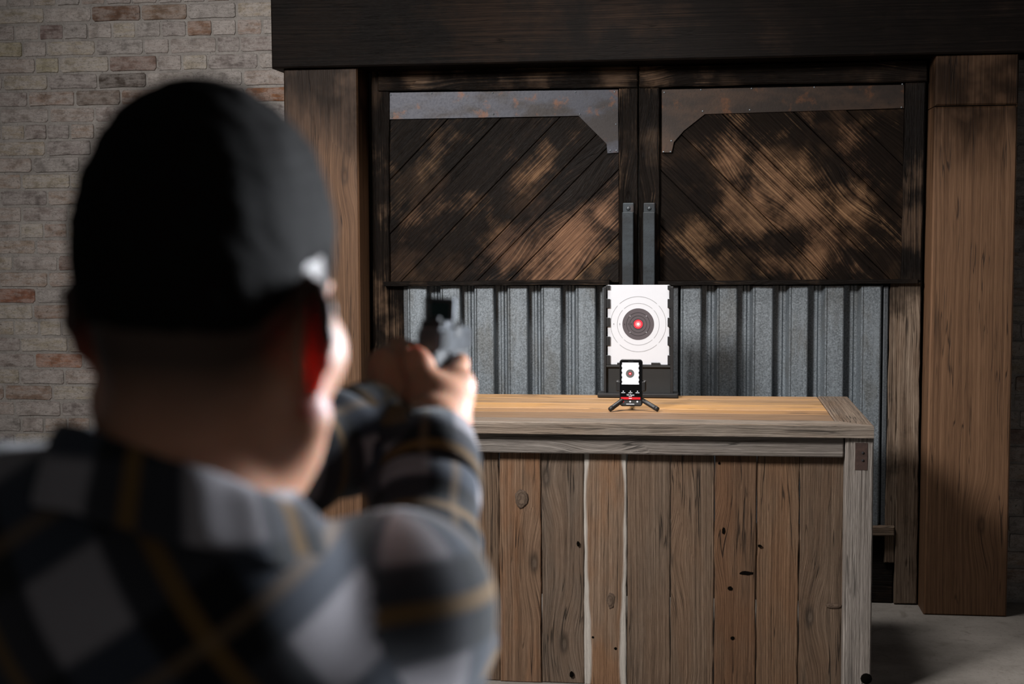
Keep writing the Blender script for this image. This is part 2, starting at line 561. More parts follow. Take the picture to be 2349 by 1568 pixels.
M['denim'] = plain('dark_denim', (.02, .028, .045), .9, var=.25)

# ------------------------------------------------------------------ floor and brick wall
o = box('floor', (-4.2, -0.6, -0.12), (3.4, 6.2, 0), M['concrete'], bev=0)
tag(o, 'worn grey concrete floor in front of the barn doors', 'floor', kind='structure')

wall = box('wall_back', (-4.2, YB + .0035, 0), (3.4, YB + .3, 3.0), M['mortar'], bev=0)
tag(wall, 'old painted brick wall behind the timber door frame', 'wall', kind='structure')

rng = random.Random(11)


def brick_mesh(k):
    r = random.Random(100 + k)
    bm = bmesh.new()
    # unit brick: x -.5...5, z -.5...5, front at y = 0, going back to y = 1
    pts = []
    for (cx, cz) in ((-.5, -.5), (.5, -.5), (.5, .5), (-.5, .5)):
        ix = -1 if cx > 0 else 1
        iz = -1 if cz > 0 else 1
        a = r.uniform(.01, .05); b = r.uniform(.06, .2)
        p1 = (cx + ix * a, cz); p2 = (cx, cz + iz * b)
        pts += [p2, p1] if cx * cz > 0 else [p1, p2]
        # mid edge wobble
    ring = []
    for i, (a, b) in enumerate(zip(pts, pts[1:] + pts[:1])):
        ring.append(a)
        if abs(a[0] - b[0]) > .5:
            ring.append(((a[0] + b[0]) / 2, a[1] + r.uniform(-.06, .03) * (1 if a[1] > 0 else -1)))
    f0 = [bm.verts.new((x * .985, 0, z * .93)) for x, z in ring]
    f1 = [bm.verts.new((x, .12, z)) for x, z in ring]
    f2 = [bm.verts.new((x, 1.0, z)) for x, z in ring]
    c = bm.verts.new((r.uniform(-.2, .2), -.04, r.uniform(-.1, .1)))
    n = len(ring)
    for i in range(n):
        j = (i + 1) % n
        bm.faces.new((f0[i], f0[j], c))
        bm.faces.new((f0[i], f1[i], f1[j], f0[j]))
        bm.faces.new((f1[i], f2[i], f2[j], f1[j]))
    me = bm_mesh('brick', bm)
    me.materials.append(M['brick'])
    return me


BR = [brick_mesh(k) for k in range(6)]
CH = 0.0672           # course height
mauve = [(.22, .18, .165), (.27, .23, .21), (.19, .16, .15), (.31, .27, .245), (.28, .225, .195), (.23, .205, .19)]
tan = [(.31, .265, .21), (.33, .285, .23), (.30, .25, .195)]
warm = [(.27, .205, .165), (.25, .18, .145), (.29, .225, .18)]
darkb = [(.13, .10, .085), (.16, .125, .105), (.18, .12, .10)]


def brick_color(z, rng):
    q = rng.random()
    warmth = max(0.0, min(1.0, (1.9 - z) / .9))
    if q < .02: return rng.choice(darkb), .35
    if q < .032: return (.22, .15, .115), .5
    if q < .12 + .2 * warmth: return rng.choice(warm), .65
    if q < .26 + .42 * warmth: return rng.choice(tan), .7
    return rng.choice(mauve), .62


SPECIAL = {}
for (px, py, c) in ((634, 205, (.2, .09, .045)), (463, 53, (.22, .13, .09)), (400, 17, (.18, .12, .085)), (240, 18, (.12, .085, .065)), (287, 20, (.14, .08, .055)),
                    (272, 173, (.065, .05, .042)), (137, 58, (.17, .12, .11)), (30, 675, (.22, .10, .065)), (132, 828, (.26, .13, .085)), (150, 868, (.12, .08, .075)),
                    (30, 132, (.33, .285, .2)), (130, 140, (.32, .28, .2))):
    p = onY(px, py, YB)
    SPECIAL[(p[0], p[2])] = c
rows = []
z = 0.004
k = 0
far = bmesh.new()
nb = 0
cand = []
while z < 2.9:
    header = (k % 6 == 3) or (k % 6 == 5 and k > 30)
    x = -4.15 + rng.uniform(0, .1) + (0.1 if k % 2 else 0)
    while x < 3.3:
        L = rng.uniform(.088, .102) if (header or rng.random() < .07) else rng.uniform(.186, .206)
        cand.append((x + L / 2, z + CH / 2, L, k))
        x += L + rng.uniform(.006, .011)
    z += CH
    k += 1
for (bx, bz, L, k) in cand:
    v = np.array([bx, YB, bz]) - C0
    w_ = v @ f_
    px, py = W / 2 + F * (v @ r_) / w_, H / 2 - F * (v @ u_) / w_
    hl = F * L / 2 / w_
    if 690 + hl < px < 2300 - hl and py > -40: continue            # hidden behind the timber frame
    col, wash = brick_color(bz, rng)
    for (sx, sz), c in SPECIAL.items():
        if abs(sx - bx) < L / 2 and abs(sz - bz) < CH / 2: col, wash = c, .4
    dy = rng.uniform(-.0035, .002)
    hh = CH - rng.uniform(.006, .011)
    seen = (-70 < px < 700 and -30 < py < 1075) or (2290 < px < 2400 and -30 < py < 1450)
    if seen and not (px < -20 and py > 1000):
        b = bpy.data.objects.new('brick', BR[rng.randrange(6)])
        COL.objects.link(b)
        b.parent = wall
        b.location = (bx, YB + dy, bz)
        b.scale = (L, .05, hh)
        b.rotation_euler = (0, rng.uniform(-.012, .012), 0)
        b.color = (*col, wash)
        nb += 1
    else:
        box_bm((bx - L / 2, YB + dy, bz - hh / 2), (bx + L / 2, YB + .05, bz + hh / 2), bm=far)
print('bricks', nb)
o = link('outer_brickwork', bm_mesh('outer_brickwork', far), M['brick'], wall)
o.color = (.29, .245, .215, .85)
tag(o, kind='stuff')

# ------------------------------------------------------------------ timber frame: header and posts
q = quad([(616, -220), (2600, -300), (2600, 104), (617, 157)], YH)
zb = q[3][1]
x0 = q[0][0]
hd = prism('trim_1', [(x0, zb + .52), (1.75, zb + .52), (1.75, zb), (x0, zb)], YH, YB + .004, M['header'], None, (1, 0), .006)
tag(hd, 'wide charred timber header beam across the top of the doors', 'beam', kind='structure')


def post(name, pl, pr, label, capz=None):
    (xl0, y0), (xl1, y1) = pl
    (xr0, y2), (xr1, y3) = pr
    a, b, c, d = (onY(xl0, y0, YP), onY(xr0, y2, YP), onY(xr1, y3, YP), onY(xl1, y1, YP))
    ztop = zb + .0005
    e = empty(name, ((d[0] + c[0]) / 2, YP, 0))
    tag(e, label, 'post', kind='structure')

    def at(p, q, z): t = (z - q[2]) / (p[2] - q[2]); return (q[0] + (p[0] - q[0]) * t, z)
    zc = capz if capz else ztop
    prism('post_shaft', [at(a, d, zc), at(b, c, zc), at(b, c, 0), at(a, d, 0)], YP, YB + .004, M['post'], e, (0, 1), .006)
    if capz:
        prism('post_cap_block', [at(a, d, ztop), at(b, c, ztop), at(b, c, zc + .003), at(a, d, zc + .003)], YP - .004, YB + .004, M['post'], e, (0, 1), .006)
    return e


post('trim_2', ((650, 158), (662, 1400)), ((820, 155), (832, 1250)), 'brown timber post left of the doors, partly hidden behind the person')
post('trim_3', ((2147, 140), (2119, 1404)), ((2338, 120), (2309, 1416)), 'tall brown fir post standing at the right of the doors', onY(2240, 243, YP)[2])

# ------------------------------------------------------------------ barn doors
# dark backing behind all the door boards
ZF = 0.0


def door(name, label, stile_boxes, rail, plate, planks_rect, diag, edges, ledge, panel, flats, trims, handle, side):
    e = empty(name, (onY(*rail[0], YD)[0], YD, 0))
    tag(e, label, 'door', kind='structure')
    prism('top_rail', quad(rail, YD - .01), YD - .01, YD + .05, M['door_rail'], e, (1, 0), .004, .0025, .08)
    for st in stile_boxes:
        prism('stile', quad(st[0], YD + st[1]), YD + st[1], YD + .06, M[st[2]], e, (0, 1), .003, .002, .06)
    pl = prism('corner_plate', quad(plate, YD + .012), YD + .012, YD + .018, M['plate_l' if side < 0 else 'plate_r'], e, (1, 0), .001)
    # diagonal planks clipped to the opening
    R = quad(planks_rect, YD + .02)
    zt, zl = (R[0][1] + R[1][1]) / 2, (R[2][1] + R[3][1]) / 2
    xl, xr = (R[0][0] + R[3][0]) / 2, (R[1][0] + R[2][0]) / 2
    s_ = diag
    lines = sorted(edges)
    D = Vector((1, 0, 1 if s_ > 0 else -1)).normalized()

    def c_of(p): return (p[0] - p[1]) if s_ > 0 else (p[0] + p[1])
    rect = [(xl, zl), (xr, zl), (xr, zt), (xl, zt)]
    cs = [c_of(p) for p in rect]
    vals = [min(cs) - .01] + [c_of(((q_ := onY(x, y, YD + .02))[0], q_[2])) for x, y in edges] + [max(cs) + .01]
    vals = sorted(vals)
    rn = random.Random(name)
    for a, b in zip(vals[:-1], vals[1:]):
        poly = rect[:]
        for lim, sg in ((a + .0016, 1), (b - .0016, -1)):
            out = []
            for p, q2 in zip(poly, poly[1:] + poly[:1]):
                dp, dq = sg * (c_of(p) - lim), sg * (c_of(q2) - lim)
                if dp >= 0: out.append(p)
                if dp * dq < 0:
                    t = dp / (dp - dq)
                    out.append((p[0] + (q2[0] - p[0]) * t, p[1] + (q2[1] - p[1]) * t))
            poly = out
            if len(poly) < 3: break
        if len(poly) < 3: continue
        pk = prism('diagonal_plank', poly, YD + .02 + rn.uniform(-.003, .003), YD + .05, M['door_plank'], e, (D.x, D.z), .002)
        t = rn.uniform(.85, 1.15)
        pk.color = (t, t * rn.uniform(.94, 1.03), t * rn.uniform(.9, 1.0), 1)
    prism('ledge', quad(ledge, YD - .03), YD - .03, YD + .05, M['door_rail'], e, (1, 0), .0015, .0015, .05)
    # backing sheet so no gap opens into the void
    a, b = onY(*panel[0], YD + .07), onY(*panel[1], YD + .07)
    box('backing_board', (min(xl, a[0]) - .08, YD + .052, .12), (max(xr, b[0]) + .06, YD + .074, zt + .16), M['board'], e, bev=0)
    # corrugated sheet
    Yc = YD + .048
    ztop = onY(*panel[0], Yc)[2]
    zbot = panel[2]
    xa, xb = onY(*panel[0], Yc)[0], onY(*panel[1], Yc)[0]
    prof = [(xa, Yc)]
    hgt = .044
    for (fl, fr) in flats:
        X0, X1 = onY(fl, 780, Yc - hgt)[0], onY(fr, 780, Yc - hgt)[0]
        pprev = prof[-1][0]
        if X0 - pprev > .035:
            m = (pprev + X0 - .012) / 2 + .006
            prof += [(m - .009, Yc), (m - .004, Yc - .006), (m + .004, Yc - .006), (m + .009, Yc)]
        prof += [(X0 - .012, Yc), (X0, Yc - hgt), (X0 + .004, Yc - hgt), (X0 + .006, Yc - hgt - .0025), (X0 + .009, Yc - hgt), (X1 - .004, Yc - hgt), (X1, Yc - hgt + .002), (X1 + .003, Yc)]
    prof.append((xb, Yc))
    prof = [p for i, p in enumerate(prof) if i == 0 or p[0] > prof[i - 1][0] + 1e-5]
    bm = bmesh.new()
    A = [bm.verts.new((x, y, ztop)) for x, y in prof]
    B = [bm.verts.new((x, y, zbot)) for x, y in prof]
    A2 = [bm.verts.new((x, y + .0012, ztop)) for x, y in prof]
    B2 = [bm.verts.new((x, y + .0012, zbot)) for x, y in prof]
    for i in range(len(prof) - 1):
        bm.faces.new((A[i], B[i], B[i + 1], A[i + 1]))
        bm.faces.new((A2[i], A2[i + 1], B2[i + 1], B2[i]))
    link('corrugated_sheet', bm_mesh('corrugated_sheet', bm), M['galv'], e)
    for (t0, t1, pr) in trims:
        xa, xb = onY(t0, 780, YD + .01)[0], onY(t1, 780, YD + .01)[0]
        box('edge_trim', (xa, YD + pr, zbot - .01), (xb, YD + .05, ztop), M['galv_trim'], e, bev=.003, seg=2)
    # pull handle: bent flat bar with screwed tab
    hx0, hx1 = handle
    Yh = YD - .055
    a, b = onY(hx0, 486, Yh), onY(hx1, 690, Yh)
    hb = box('pull_handle', (a[0], Yh, b[2] - .28), (b[0], Yh + .03, a[2]), M['bar'], e, bev=.003, seg=2)
    c = onY(hx0, 462, YD - .012); d_ = onY(hx1, 488, YD - .012)
    tb = box('handle_tab', (a[0], YD - .012, a[2] - .012), (b[0], YD - .006, a[2] + .036), M['bar'], hb, bev=.004, seg=2)
    box('handle_elbow', (a[0], Yh + .03, a[2] - .012), (b[0], YD - .006, a[2]), M['bar'], hb, bev=.001)
    sc = tube('screw_head', [((a[0] + b[0]) / 2, YD - .012, a[2] + .014), ((a[0] + b[0]) / 2, YD - .0165, a[2] + .014)], [.0085, .006], M['galv_trim'], hb, 10)
    return e


def rivets(e, pts, mat):
    me = None
    for (x, y) in pts:
        p = onY(x, y, YD + .012)
        if me is None:
            bm = bmesh.new()
            bmesh.ops.create_icosphere(bm, subdivisions=1, radius=.0038)
            me = bm_mesh('rivet', bm)
            me.materials.append(mat)
        o = bpy.data.objects.new('rivet', me)
        COL.objects.link(o)
        o.parent = e
        o.location = Vector(p) - e.location


d1 = door('door_1', 'left scorched barn door with blue-grey steel corner plate and corrugated lower panel',
          [([(1420, 203), (1463, 201), (1463, 700), (1420, 700)], 0.0, 'door_rail'),
           ([(852, 160), (892, 160), (892, 1390), (858, 1390)], .005, 'door_rail'),
           ([(893, 652), (926, 652), (928, 1300), (896, 1300)], .01, 'door_rail')],
          [(866, 158), (1463, 150), (1463, 200), (866, 208)],
          [(891, 212), (1418, 205), (1419, 350), (1393, 352), (1391, 330), (1327, 266), (891, 274)],
          [(891, 214), (1420, 206), (1420, 648), (891, 648)], 1,
          [(1030, 270), (1150, 270), (1283, 270), (1367, 310), (1392, 340), (1418, 390), (1416, 540)],
          [(878, 646), (1398, 642), (1398, 653), (880, 656)],
          ((928, 655), (1396, 655), .30),
          [(937, 980), (1012, 1056), (1090, 1133), (1166, 1210), (1243, 1287), (1322, 1366)],
          [(926, 937, .012), (1382, 1394, -.005)], (1427, 1453), -1)
rivets(d1, [(896, 218), (990, 214), (1130, 213), (1320, 211), (1410, 211), (900, 268), (1132, 262), (1413, 285), (1400, 345), (1414, 345), (1330, 262)], M['galv'])
d2 = door('door_2', 'right scorched barn door with brown rusted corner plate and corrugated lower panel',
          [([(1466, 201), (1512, 201), (1512, 700), (1466, 700)], 0.0, 'door_rail'),
           ([(2078, 190), (2123, 188), (2113, 645), (2067, 645)], 0.0, 'door_rail'),
           ([(2043, 648), (2061, 648), (2052, 1290), (2028, 1290)], .008, 'jamb'),
           ([(2061, 648), (2112, 648), (2103, 1384), (2051, 1384)], 0.0, 'jamb')],
          [(1466, 150), (2128, 138), (2128, 186), (1466, 200)],
          [(1518, 205), (2074, 194), (2074, 248), (1617, 262), (1569, 300), (1546, 326), (1541, 350), (1518, 350)],
          [(1514, 206), (2072, 196), (2072, 640), (1514, 648)], -1,
          [(1828, 264), (1660, 264), (1580, 325), (1518, 393), (1530, 532), (1990, 300)],
          [(1508, 645), (2106, 640), (2106, 650), (1508, 655)],
          ((1545, 655), (2034, 650), .30),
          [(1562, 1608), (1645, 1690), (1727, 1772), (1810, 1853), (1892, 1935), (1975, 2020)],
          [(1540, 1556, -.005), (2026, 2037, .012)], (1475, 1502), 1)
rivets(d2, [(1524, 212), (1608, 206), (1724, 203), (1868, 200), (2070, 193), (1612, 255), (1720, 252), (2068, 246), (1540, 323), (1522, 348), (1538, 348)], M['galv'])
# sill and kick board under the corrugated sheets
xs0, xs1 = onY(893, 1300, YD)[0], onY(2050, 1300, YD)[0]
for e, xa, xb in ((d1, xs0, onY(1463, 1300, YD)[0]), (d2, onY(1466, 1300, YD)[0], xs1)):
    prism('sill', [(xa, .305), (xb, .305), (xb, .268), (xa, .268)], YD - .015, YD + .06, M['jamb'], e, (1, 0), .004)
    prism('kick_board', [(xa, .266), (xb, .266), (xb, .0), (xa, .0)], YD + .02, YD + .06, M['door_rail'], e, (1, 0), .003)

# ------------------------------------------------------------------ table
TB = 5.09
ZT = onY(1500, 905, TB)[2]
TF = onZ(1500, 970, ZT)[1]
XR = onZ(2010, 981, ZT)[0]
XL = onZ(895, 965, ZT)[0]
TH = .038
tbl = empty('bar_table', ((XL + XR) / 2, (TB + TF) / 2, 0))
tag(tbl, 'reclaimed barn wood bar table with vertical slat front before the doors', 'table')
EB, FB = .105, .10          # end board and front board widths
rt = random.Random(4)


def slab(name, poly, z0, z1, mat, g, color=None, bev=.003):
    bm = bmesh.new()
    t = [bm.verts.new((x, y, z1)) for x, y in poly]
    b = [bm.verts.new((x, y, z0)) for x, y in poly]
    ft = bm.faces.new(t)
    bm.faces.new(list(reversed(b)))
    for i in range(len(poly)):
        j = (i + 1) % len(poly)
        bm.faces.new((t[i], b[i], b[j], t[j]))
    bmesh.ops.bevel(bm, geom=list(ft.edges), offset=bev, segments=1, affect='EDGES')
    o = grain_obj(name, bm, mat, tbl, g)
    if color: o.color = color
    return o


gp = .0012
slab('front_edge_board', [(XL, TF), (XR, TF), (XR - EB + gp, TF + FB - gp), (XL + EB - gp, TF + FB - gp)], ZT - TH, ZT, M['table_grey'], (1, 0, 0), (1.1, 1.03, .95, .5))
slab('end_board', [(XR, TF + gp), (XR, TB), (XR - EB + gp, TB), (XR - EB + gp, TF + FB)], ZT - TH, ZT, M['table_grey'], (0, 1, 0), (.78, .66, .56, .6))
slab('end_board', [(XL, TF + gp), (XL + EB - gp, TF + FB), (XL + EB - gp, TB), (XL, TB)], ZT - TH, ZT, M['table_grey'], (0, 1, 0), (.9, .8, .7, .6))
ys = [TF + FB, TF + FB + .16, TF + FB + .26, TF + FB + .40, TF + FB + .55, TB]
cols = [(.72, .66, .62, .3), (1.0, .84, .66, .8), (1.35, 1.15, .85, 1), (1.1, .98, .8, .9), (1.25, 1.1, .9, 1)]
for i in range(5):
    slab('top_plank', [(XL + EB, ys[i] + gp), (XR - EB, ys[i] + gp), (XR - EB, ys[i + 1] - gp), (XL + EB, ys[i + 1] - gp)], ZT - TH, ZT - .001 + rt.uniform(-.0012, .0008),
         M['table_top'], (1, 0, 0), cols[i])
# legs, apron, slats
LY0, LY1 = TF + .022, TF + .112
zl = ZT - TH
for sx in (0, 1):
    if sx: xa, xb = onY(1940, 1000, LY0)[0], onY(2005, 1000, LY0)[0]
    else: xa, xb = XL + .02, XL + .12
    for (ya, yb) in ((LY0, LY0 + .09), (TB - .13, TB - .04)):
        lg = board('leg', (xa, ya, 0), (xb, yb, zl), M['table_grey'], tbl, (0, 0, 1), .004)
        lg.color = (1.05, 1.05, 1.06, .1)
        if sx and ya == LY0:
            a, b = onY(1962, 1015, LY0), onY(1990, 1078, LY0)
            np_ = box('nail_plate', (a[0], LY0 - .002, b[2]), (b[0], LY0 + .001, a[2]), plain('rust_brown_plate', (.045, .025, .02), .8, var=.4), lg, bev=.0008)
            for zz in (a[2] - .03, b[2] + .03):
                tube('nail', [((a[0] + b[0]) / 2 + .004, LY0 - .002, zz), ((a[0] + b[0]) / 2 + .004, LY0 - .0045, zz)], .004, M['ink'], np_, 8)
            kx = onY(1987, 1556, LY0)
            tube('knot_hole_shade', [(kx[0], LY0 - .002, kx[2]), (kx[0], LY0 + .001, kx[2])], [.016, .018], M['void'], lg, 12)  # dark disc painting the shade of a knot hole, leg is not cut
ax0, ax1 = XL + .122, onY(1938, 1000, LY0)[0] - .001
za = onY(1500, 1043, LY0 + .01)[2]
for (ya, yb) in ((LY0 + .012, LY0 + .045), (TB - .085, TB - .05)):
    ap = board('apron', (ax0, ya, za), (ax1, yb, zl), M['table_grey'], tbl, (1, 0, 0), .004)
    ap.color = (.92, .92, .93, .15)
for xa in (XL + .04, XR - .09):
    board('apron', (xa, LY0 + .092, za), (xa + .03, TB - .135, zl), M['table_grey'], tbl, (0, 1, 0), .004).color = (.8, .8, .8, .2)
# slats: pixel edges at mid height, on the slat plane
YS = LY0 + .055
edges = [1938, 1833, 1735, 1638, 1538, 1438, 1340, 1242, 1146]
tones = [((.80, .72, .64, .35)), ((.92, .74, .58, .5)), ((.78, .60, .46, .6)), ((.86, .78, .70, .4)), ((.88, .82, .76, .3)), ((1.25, 1.12, 1.0, 1.0)),
         ((.88, .86, .84, .45)), ((1.12, .92, .76, .93)), ((.85, .75, .65, .5))]
for i, e0 in enumerate(edges):
    x1 = onY(e0, 1300, YS)[0]
    x0 = onY(edges[i + 1], 1300, YS)[0] if i + 1 < len(edges) else x1 - .137
    dy = [0, .003, -.002, .002, 0, -.004, .003, -.002, .004][i]
    sl = prism('panel_slat', [(x0 + .001, zl - .01), (x1 - .001, zl - .01), (x1 - .001, .001), (x0 + .001, .001)], YS + dy, YS + .024, M['slat'], tbl, (0, 1), .003, .0016, .05)
    sl.color = tones[i]
def knot_mat():
    s = NT('wood_knot')
    co = s.n('ShaderNodeTexCoord').outputs['Generated']
    d = s.vmath('DISTANCE', co, (.5, .5, .5), 1)
    d = s.math('ADD', d, s.math('MULTIPLY', s.noise(co, 6, 3, .6), .12))
    ring = s.math('SINE', s.math('MULTIPLY', d, 75.0))
    col = s.mix(s.maprange(ring, -1, 1), (.075, .05, .036), (.16, .112, .08))
    col = s.mix(s.maprange(d, .40, .60, 0, .5, True), col, (.06, .04, .028))
    s.bump(ring, .4, .002)
    return s.out(col, .8, 0, .2)


KN = knot_mat()
slat_of = [c for c in tbl.children if c.name.startswith('panel_slat')]


def host(px):
    x = onY(px, 1300, YS)[0]
    return min(slat_of, key=lambda o: abs((o.bound_box[0][0] + o.bound_box[6][0]) / 2 - x))


def oval(name, px, py, rx, rz, mat, y0, dome, seed):
    rr = random.Random(seed)
    c = onY(px, py, y0)
    k = abs(onY(px + 100, py, y0)[0] - c[0]) / 100
    bm = bmesh.new()
    n = 14
    R = [1 + rr.uniform(-.14, .14) for _ in range(n)]
    rings = []
    for f, h in ((1.0, .002), (1.0, 0.0), (.8, -dome * .7)):
        rings.append([bm.verts.new((c[0] + rx * k * f * R[i] * cos(2 * pi * i / n), y0 + h, c[2] + rz * k * f * R[i] * sin(2 * pi * i / n))) for i in range(n)])
    t = bm.verts.new((c[0], y0 - dome, c[2]))
    for A, B in zip(rings[:-1], rings[1:]):
        for i in range(n): bm.faces.new((A[i], A[(i + 1) % n], B[(i + 1) % n], B[i]))
    for i in range(n): bm.faces.new((rings[-1][i], rings[-1][(i + 1) % n], t))
    link(name, bm_mesh(name, bm), mat, host(px), True)


for i, (px, py, rx, rz) in enumerate(((1196, 1143, 15, 22), (1401, 1377, 10, 19), (1912, 1389, 18, 6))):
    oval('knot', px, py, rx, rz, KN, YS - .0045, .0015, i)
for i, (px, py, rx, rz) in enumerate(((1712, 1314, 16, 4.5), (1675, 1349, 6, 4.5), (1743, 1252, 5, 3.5), (1326, 1247, 3.5, 6), (1680, 1463, 5, 4), (1311, 1546, 5, 8),
                                      (1412, 1487, 3.5, 3.5), (1360, 1461, 3, 3), (1660, 1217, 3.5, 8), (1650, 1062, 3, 3))):
    oval('nail_hole_shade', px, py, rx, rz, M['void'], YS - .0042, .0002, 40 + i)  # thin dark discs on the slats, painting the shade inside nail holes
xx = onY(1146, 1300, YS)[0] - .137
while xx > XL + .13:
    x0 = max(xx - .137, XL + .122)
    sl = prism('panel_slat', [(x0 + .001, zl - .01), (xx - .001, zl - .01), (xx - .001, .001), (x0 + .001, .001)], YS, YS + .024, M['slat'], tbl, (0, 1), .003)
    c = rt.uniform(.8, 1)
    sl.color = (c, c * .9, c * .8, .5)
    xx -= .137

# ------------------------------------------------------------------ target stand and paper target
YT = 5.03
tz = ZT
ts = empty('target_stand', (onY(1464, 905, YT)[0], YT, tz))
tag(ts, 'black upright stand holding the paper target on the table', 'stand')
a, b = onY(1372, 905, YT), onY(1556, 905, YT)
box('base_bar', (a[0], YT - .035, tz), (b[0], YT + .045, tz + .014), M['black'], ts, .003, 2)
a, b = onY(1389, 657, YT), onY(1543, 905, YT)
box('back_panel', (a[0], YT + .002, tz + .012), (b[0], YT + .012, a[2]), M['board'], ts, .001)
PL, PR_ = onY(1394, 653, YT), onY(1535, 836, YT)
for (x0, x1) in ((1386, 1391), (1538, 1545)):
    p, q = onY(x0, 657, YT), onY(x1, 657, YT)
    box('side_rail', (p[0], YT - .012, tz + .012), (q[0], YT + .004, p[2]), M['black'], ts, .001)
for (y0, y1) in ((654, 664), (685, 706), (728, 749), (771, 792), (814, 836)):
    for (x0, x1) in ((1390, 1400), (1531.5, 1539)):
        p, q = onY(x0, y0, YT), onY(x1, y1, YT)
        box('retaining_tab', (p[0], YT - .009, q[2]), (q[0], YT - .005, p[2]), M['black'], ts, .0008)
for (x0, x1) in ((1416, 1436), (1494, 1514)):
    p, q = onY(x0, 831, YT), onY(x1, 837, YT)
    box('retaining_tab', (p[0], YT - .009, q[2]), (q[0], YT + .003, p[2]), M['black'], ts, .0008)
p, q = onY(1391, 836.5, YT), onY(1538, 842, YT)
box('lower_rail', (p[0], YT - .010, q[2]), (q[0], YT + .003, p[2]), M['board'], ts, .0008)

pt = empty('paper_target', (onY(1464, 836, YT)[0], YT, onY(1464, 836, YT)[2]))
tag(pt, 'white paper bullseye target with grey centre and red laser dot', 'target')
box('sheet', (PL[0], YT - .002, PR_[2]), (PR_[0], YT - .0005, PL[2]), M['paper'], pt, 0)
TC = onY(1464, 743, YT)
ppm = abs(onY(1564, 743, YT)[0] - onY(1464, 743, YT)[0]) / 100.0          # metres per photo pixel on the sheet


def disc(name, c, r, y, mat, parent, ri=0.0, n=64, gaps=None, z0=None):
    bm = bmesh.new()
    if ri <= 0:
        f = [bm.verts.new((c[0] + r * cos(2 * pi * k / n), y, c[2] + r * sin(2 * pi * k / n))) for k in range(n)]
        b = [bm.verts.new((v.co.x, y + .0003, v.co.z)) for v in f]
        bm.faces.new(f); bm.faces.new(b)
        for k in range(n):
            bm.faces.new((f[k], f[(k + 1) % n], b[(k + 1) % n], b[k]))
    else:
        def skip(k):
            t = (360.0 * (k + .5) / n) % 360
            return gaps and any(abs(t - g) < w for g, w in gaps)
        V = {}
        for k in range(n):
            for i, (rr, yy) in enumerate(((r, y), (ri, y), (ri, y + .0003), (r, y + .0003))):
                V[k, i] = bm.verts.new((c[0] + rr * cos(2 * pi * k / n), yy, c[2] + rr * sin(2 * pi * k / n)))
        for k in range(n):
            if skip(k): continue
            j = (k + 1) % n
            for i in range(4):
                bm.faces.new((V[k, i], V[j, i], V[j, (i + 1) % 4], V[k, (i + 1) % 4]))
    return link(name, bm_mesh(name, bm), mat, parent)


G4 = [(45, 4), (135, 4), (225, 4), (315, 4)]
yS = YT - .0024
disc('scoring_ring', TC, 64.2 * ppm, yS, M['line'], pt, 63.3 * ppm, 120, G4)
disc('scoring_ring', TC, 48.7 * ppm, yS, M['line'], pt, 47.9 * ppm, 120, G4)
be = disc('bullseye', TC, 36.5 * ppm, yS, M['grey_ink'], pt)
for r in (26.8, 19.3, 12.2):
    disc('inner_ring', TC, (r + .45) * ppm, yS - .0004, M['ink'], be, (r - .45) * ppm, 80)
for sx in (-1, 1):
    for sz in (-1, 1):
        disc('white_mark', (TC[0] + sx * 18.7 * ppm, 0, TC[2] + sz * 18.7 * ppm), .9 * ppm, yS - .0005, M['paper'], be, n=10)
ld = disc('laser_dot', TC, 10.5 * ppm, yS - .0006, M['red_glow'], pt, n=32)  # glowing discs stand in for the light spot of the laser beam
disc('dot_ring', TC, 7.2 * ppm, yS - .0010, M['pink_glow'], ld, n=24)
disc('dot_core', TC, 3.1 * ppm, yS - .0014, M['hot'], ld, n=16)


def text(name, body, loc, size, mat, parent, depth=.0002):
    cu = bpy.data.curves.new(name, 'FONT')
    cu.body = body
    cu.size = size
    cu.align_x = 'CENTER'
    cu.align_y = 'CENTER'
    cu.extrude = depth
    tmp = bpy.data.objects.new(name, cu)
    COL.objects.link(tmp)
    bpy.context.view_layer.update()
    me = bpy.data.meshes.new_from_object(tmp.evaluated_get(bpy.context.evaluated_depsgraph_get()))
    bpy.data.objects.remove(tmp, do_unlink=True)
    me.transform(Matrix.Translation(Vector(loc)) @ Matrix.Rotation(pi / 2, 4, 'X'))
    me.materials.clear()
    return link(name, me, mat, parent)


for ch, x in (('4', 1407.5), ('5', 1421.5), ('6', 1432.5), ('7', 1441.5), ('8', 1448), ('9', 1454)):
    text('numeral', ch, (TC[0] + (x - 1464) * ppm, yS - .0006, TC[2]), 4.6 * ppm, M['ink'], pt)

# ------------------------------------------------------------------ phone and its little tripod
ft_l = onZ(1400, 943, ZT)
ft_r = onZ(1508, 943, ZT)
YPH = ft_l[1] + .035
pc0 = onY(1421, 824, YPH)
pc1 = onY(1474, 932, YPH)
ph = empty('smartphone', ((pc0[0] + pc1[0]) / 2, YPH, pc1[2]))
tag(ph, 'black smartphone showing a small target on its lit screen', 'phone')
pm = (pc1[0] - pc0[0]) / 53.0


def rrect(x0, x1, z0, z1, r, n=6):
    pts = []
    for (cx, cz, a) in ((x1 - r, z1 - r, 0), (x0 + r, z1 - r, 90), (x0 + r, z0 + r, 180), (x1 - r, z0 + r, 270)):
        for k in range(n + 1):
            t = radians(a + 90 * k / n)
            pts.append((cx + r * cos(t), cz + r * sin(t)))
    return pts


def plate(name, pts, y0, y1, mat, parent, bev=.0):
    return prism(name, pts, y0, y1, mat, parent, (1, 0), bev)


def PX(x): return pc0[0] + (x - 1421) * pm


def PZ(y): return pc0[2] - (y - 824) * pm


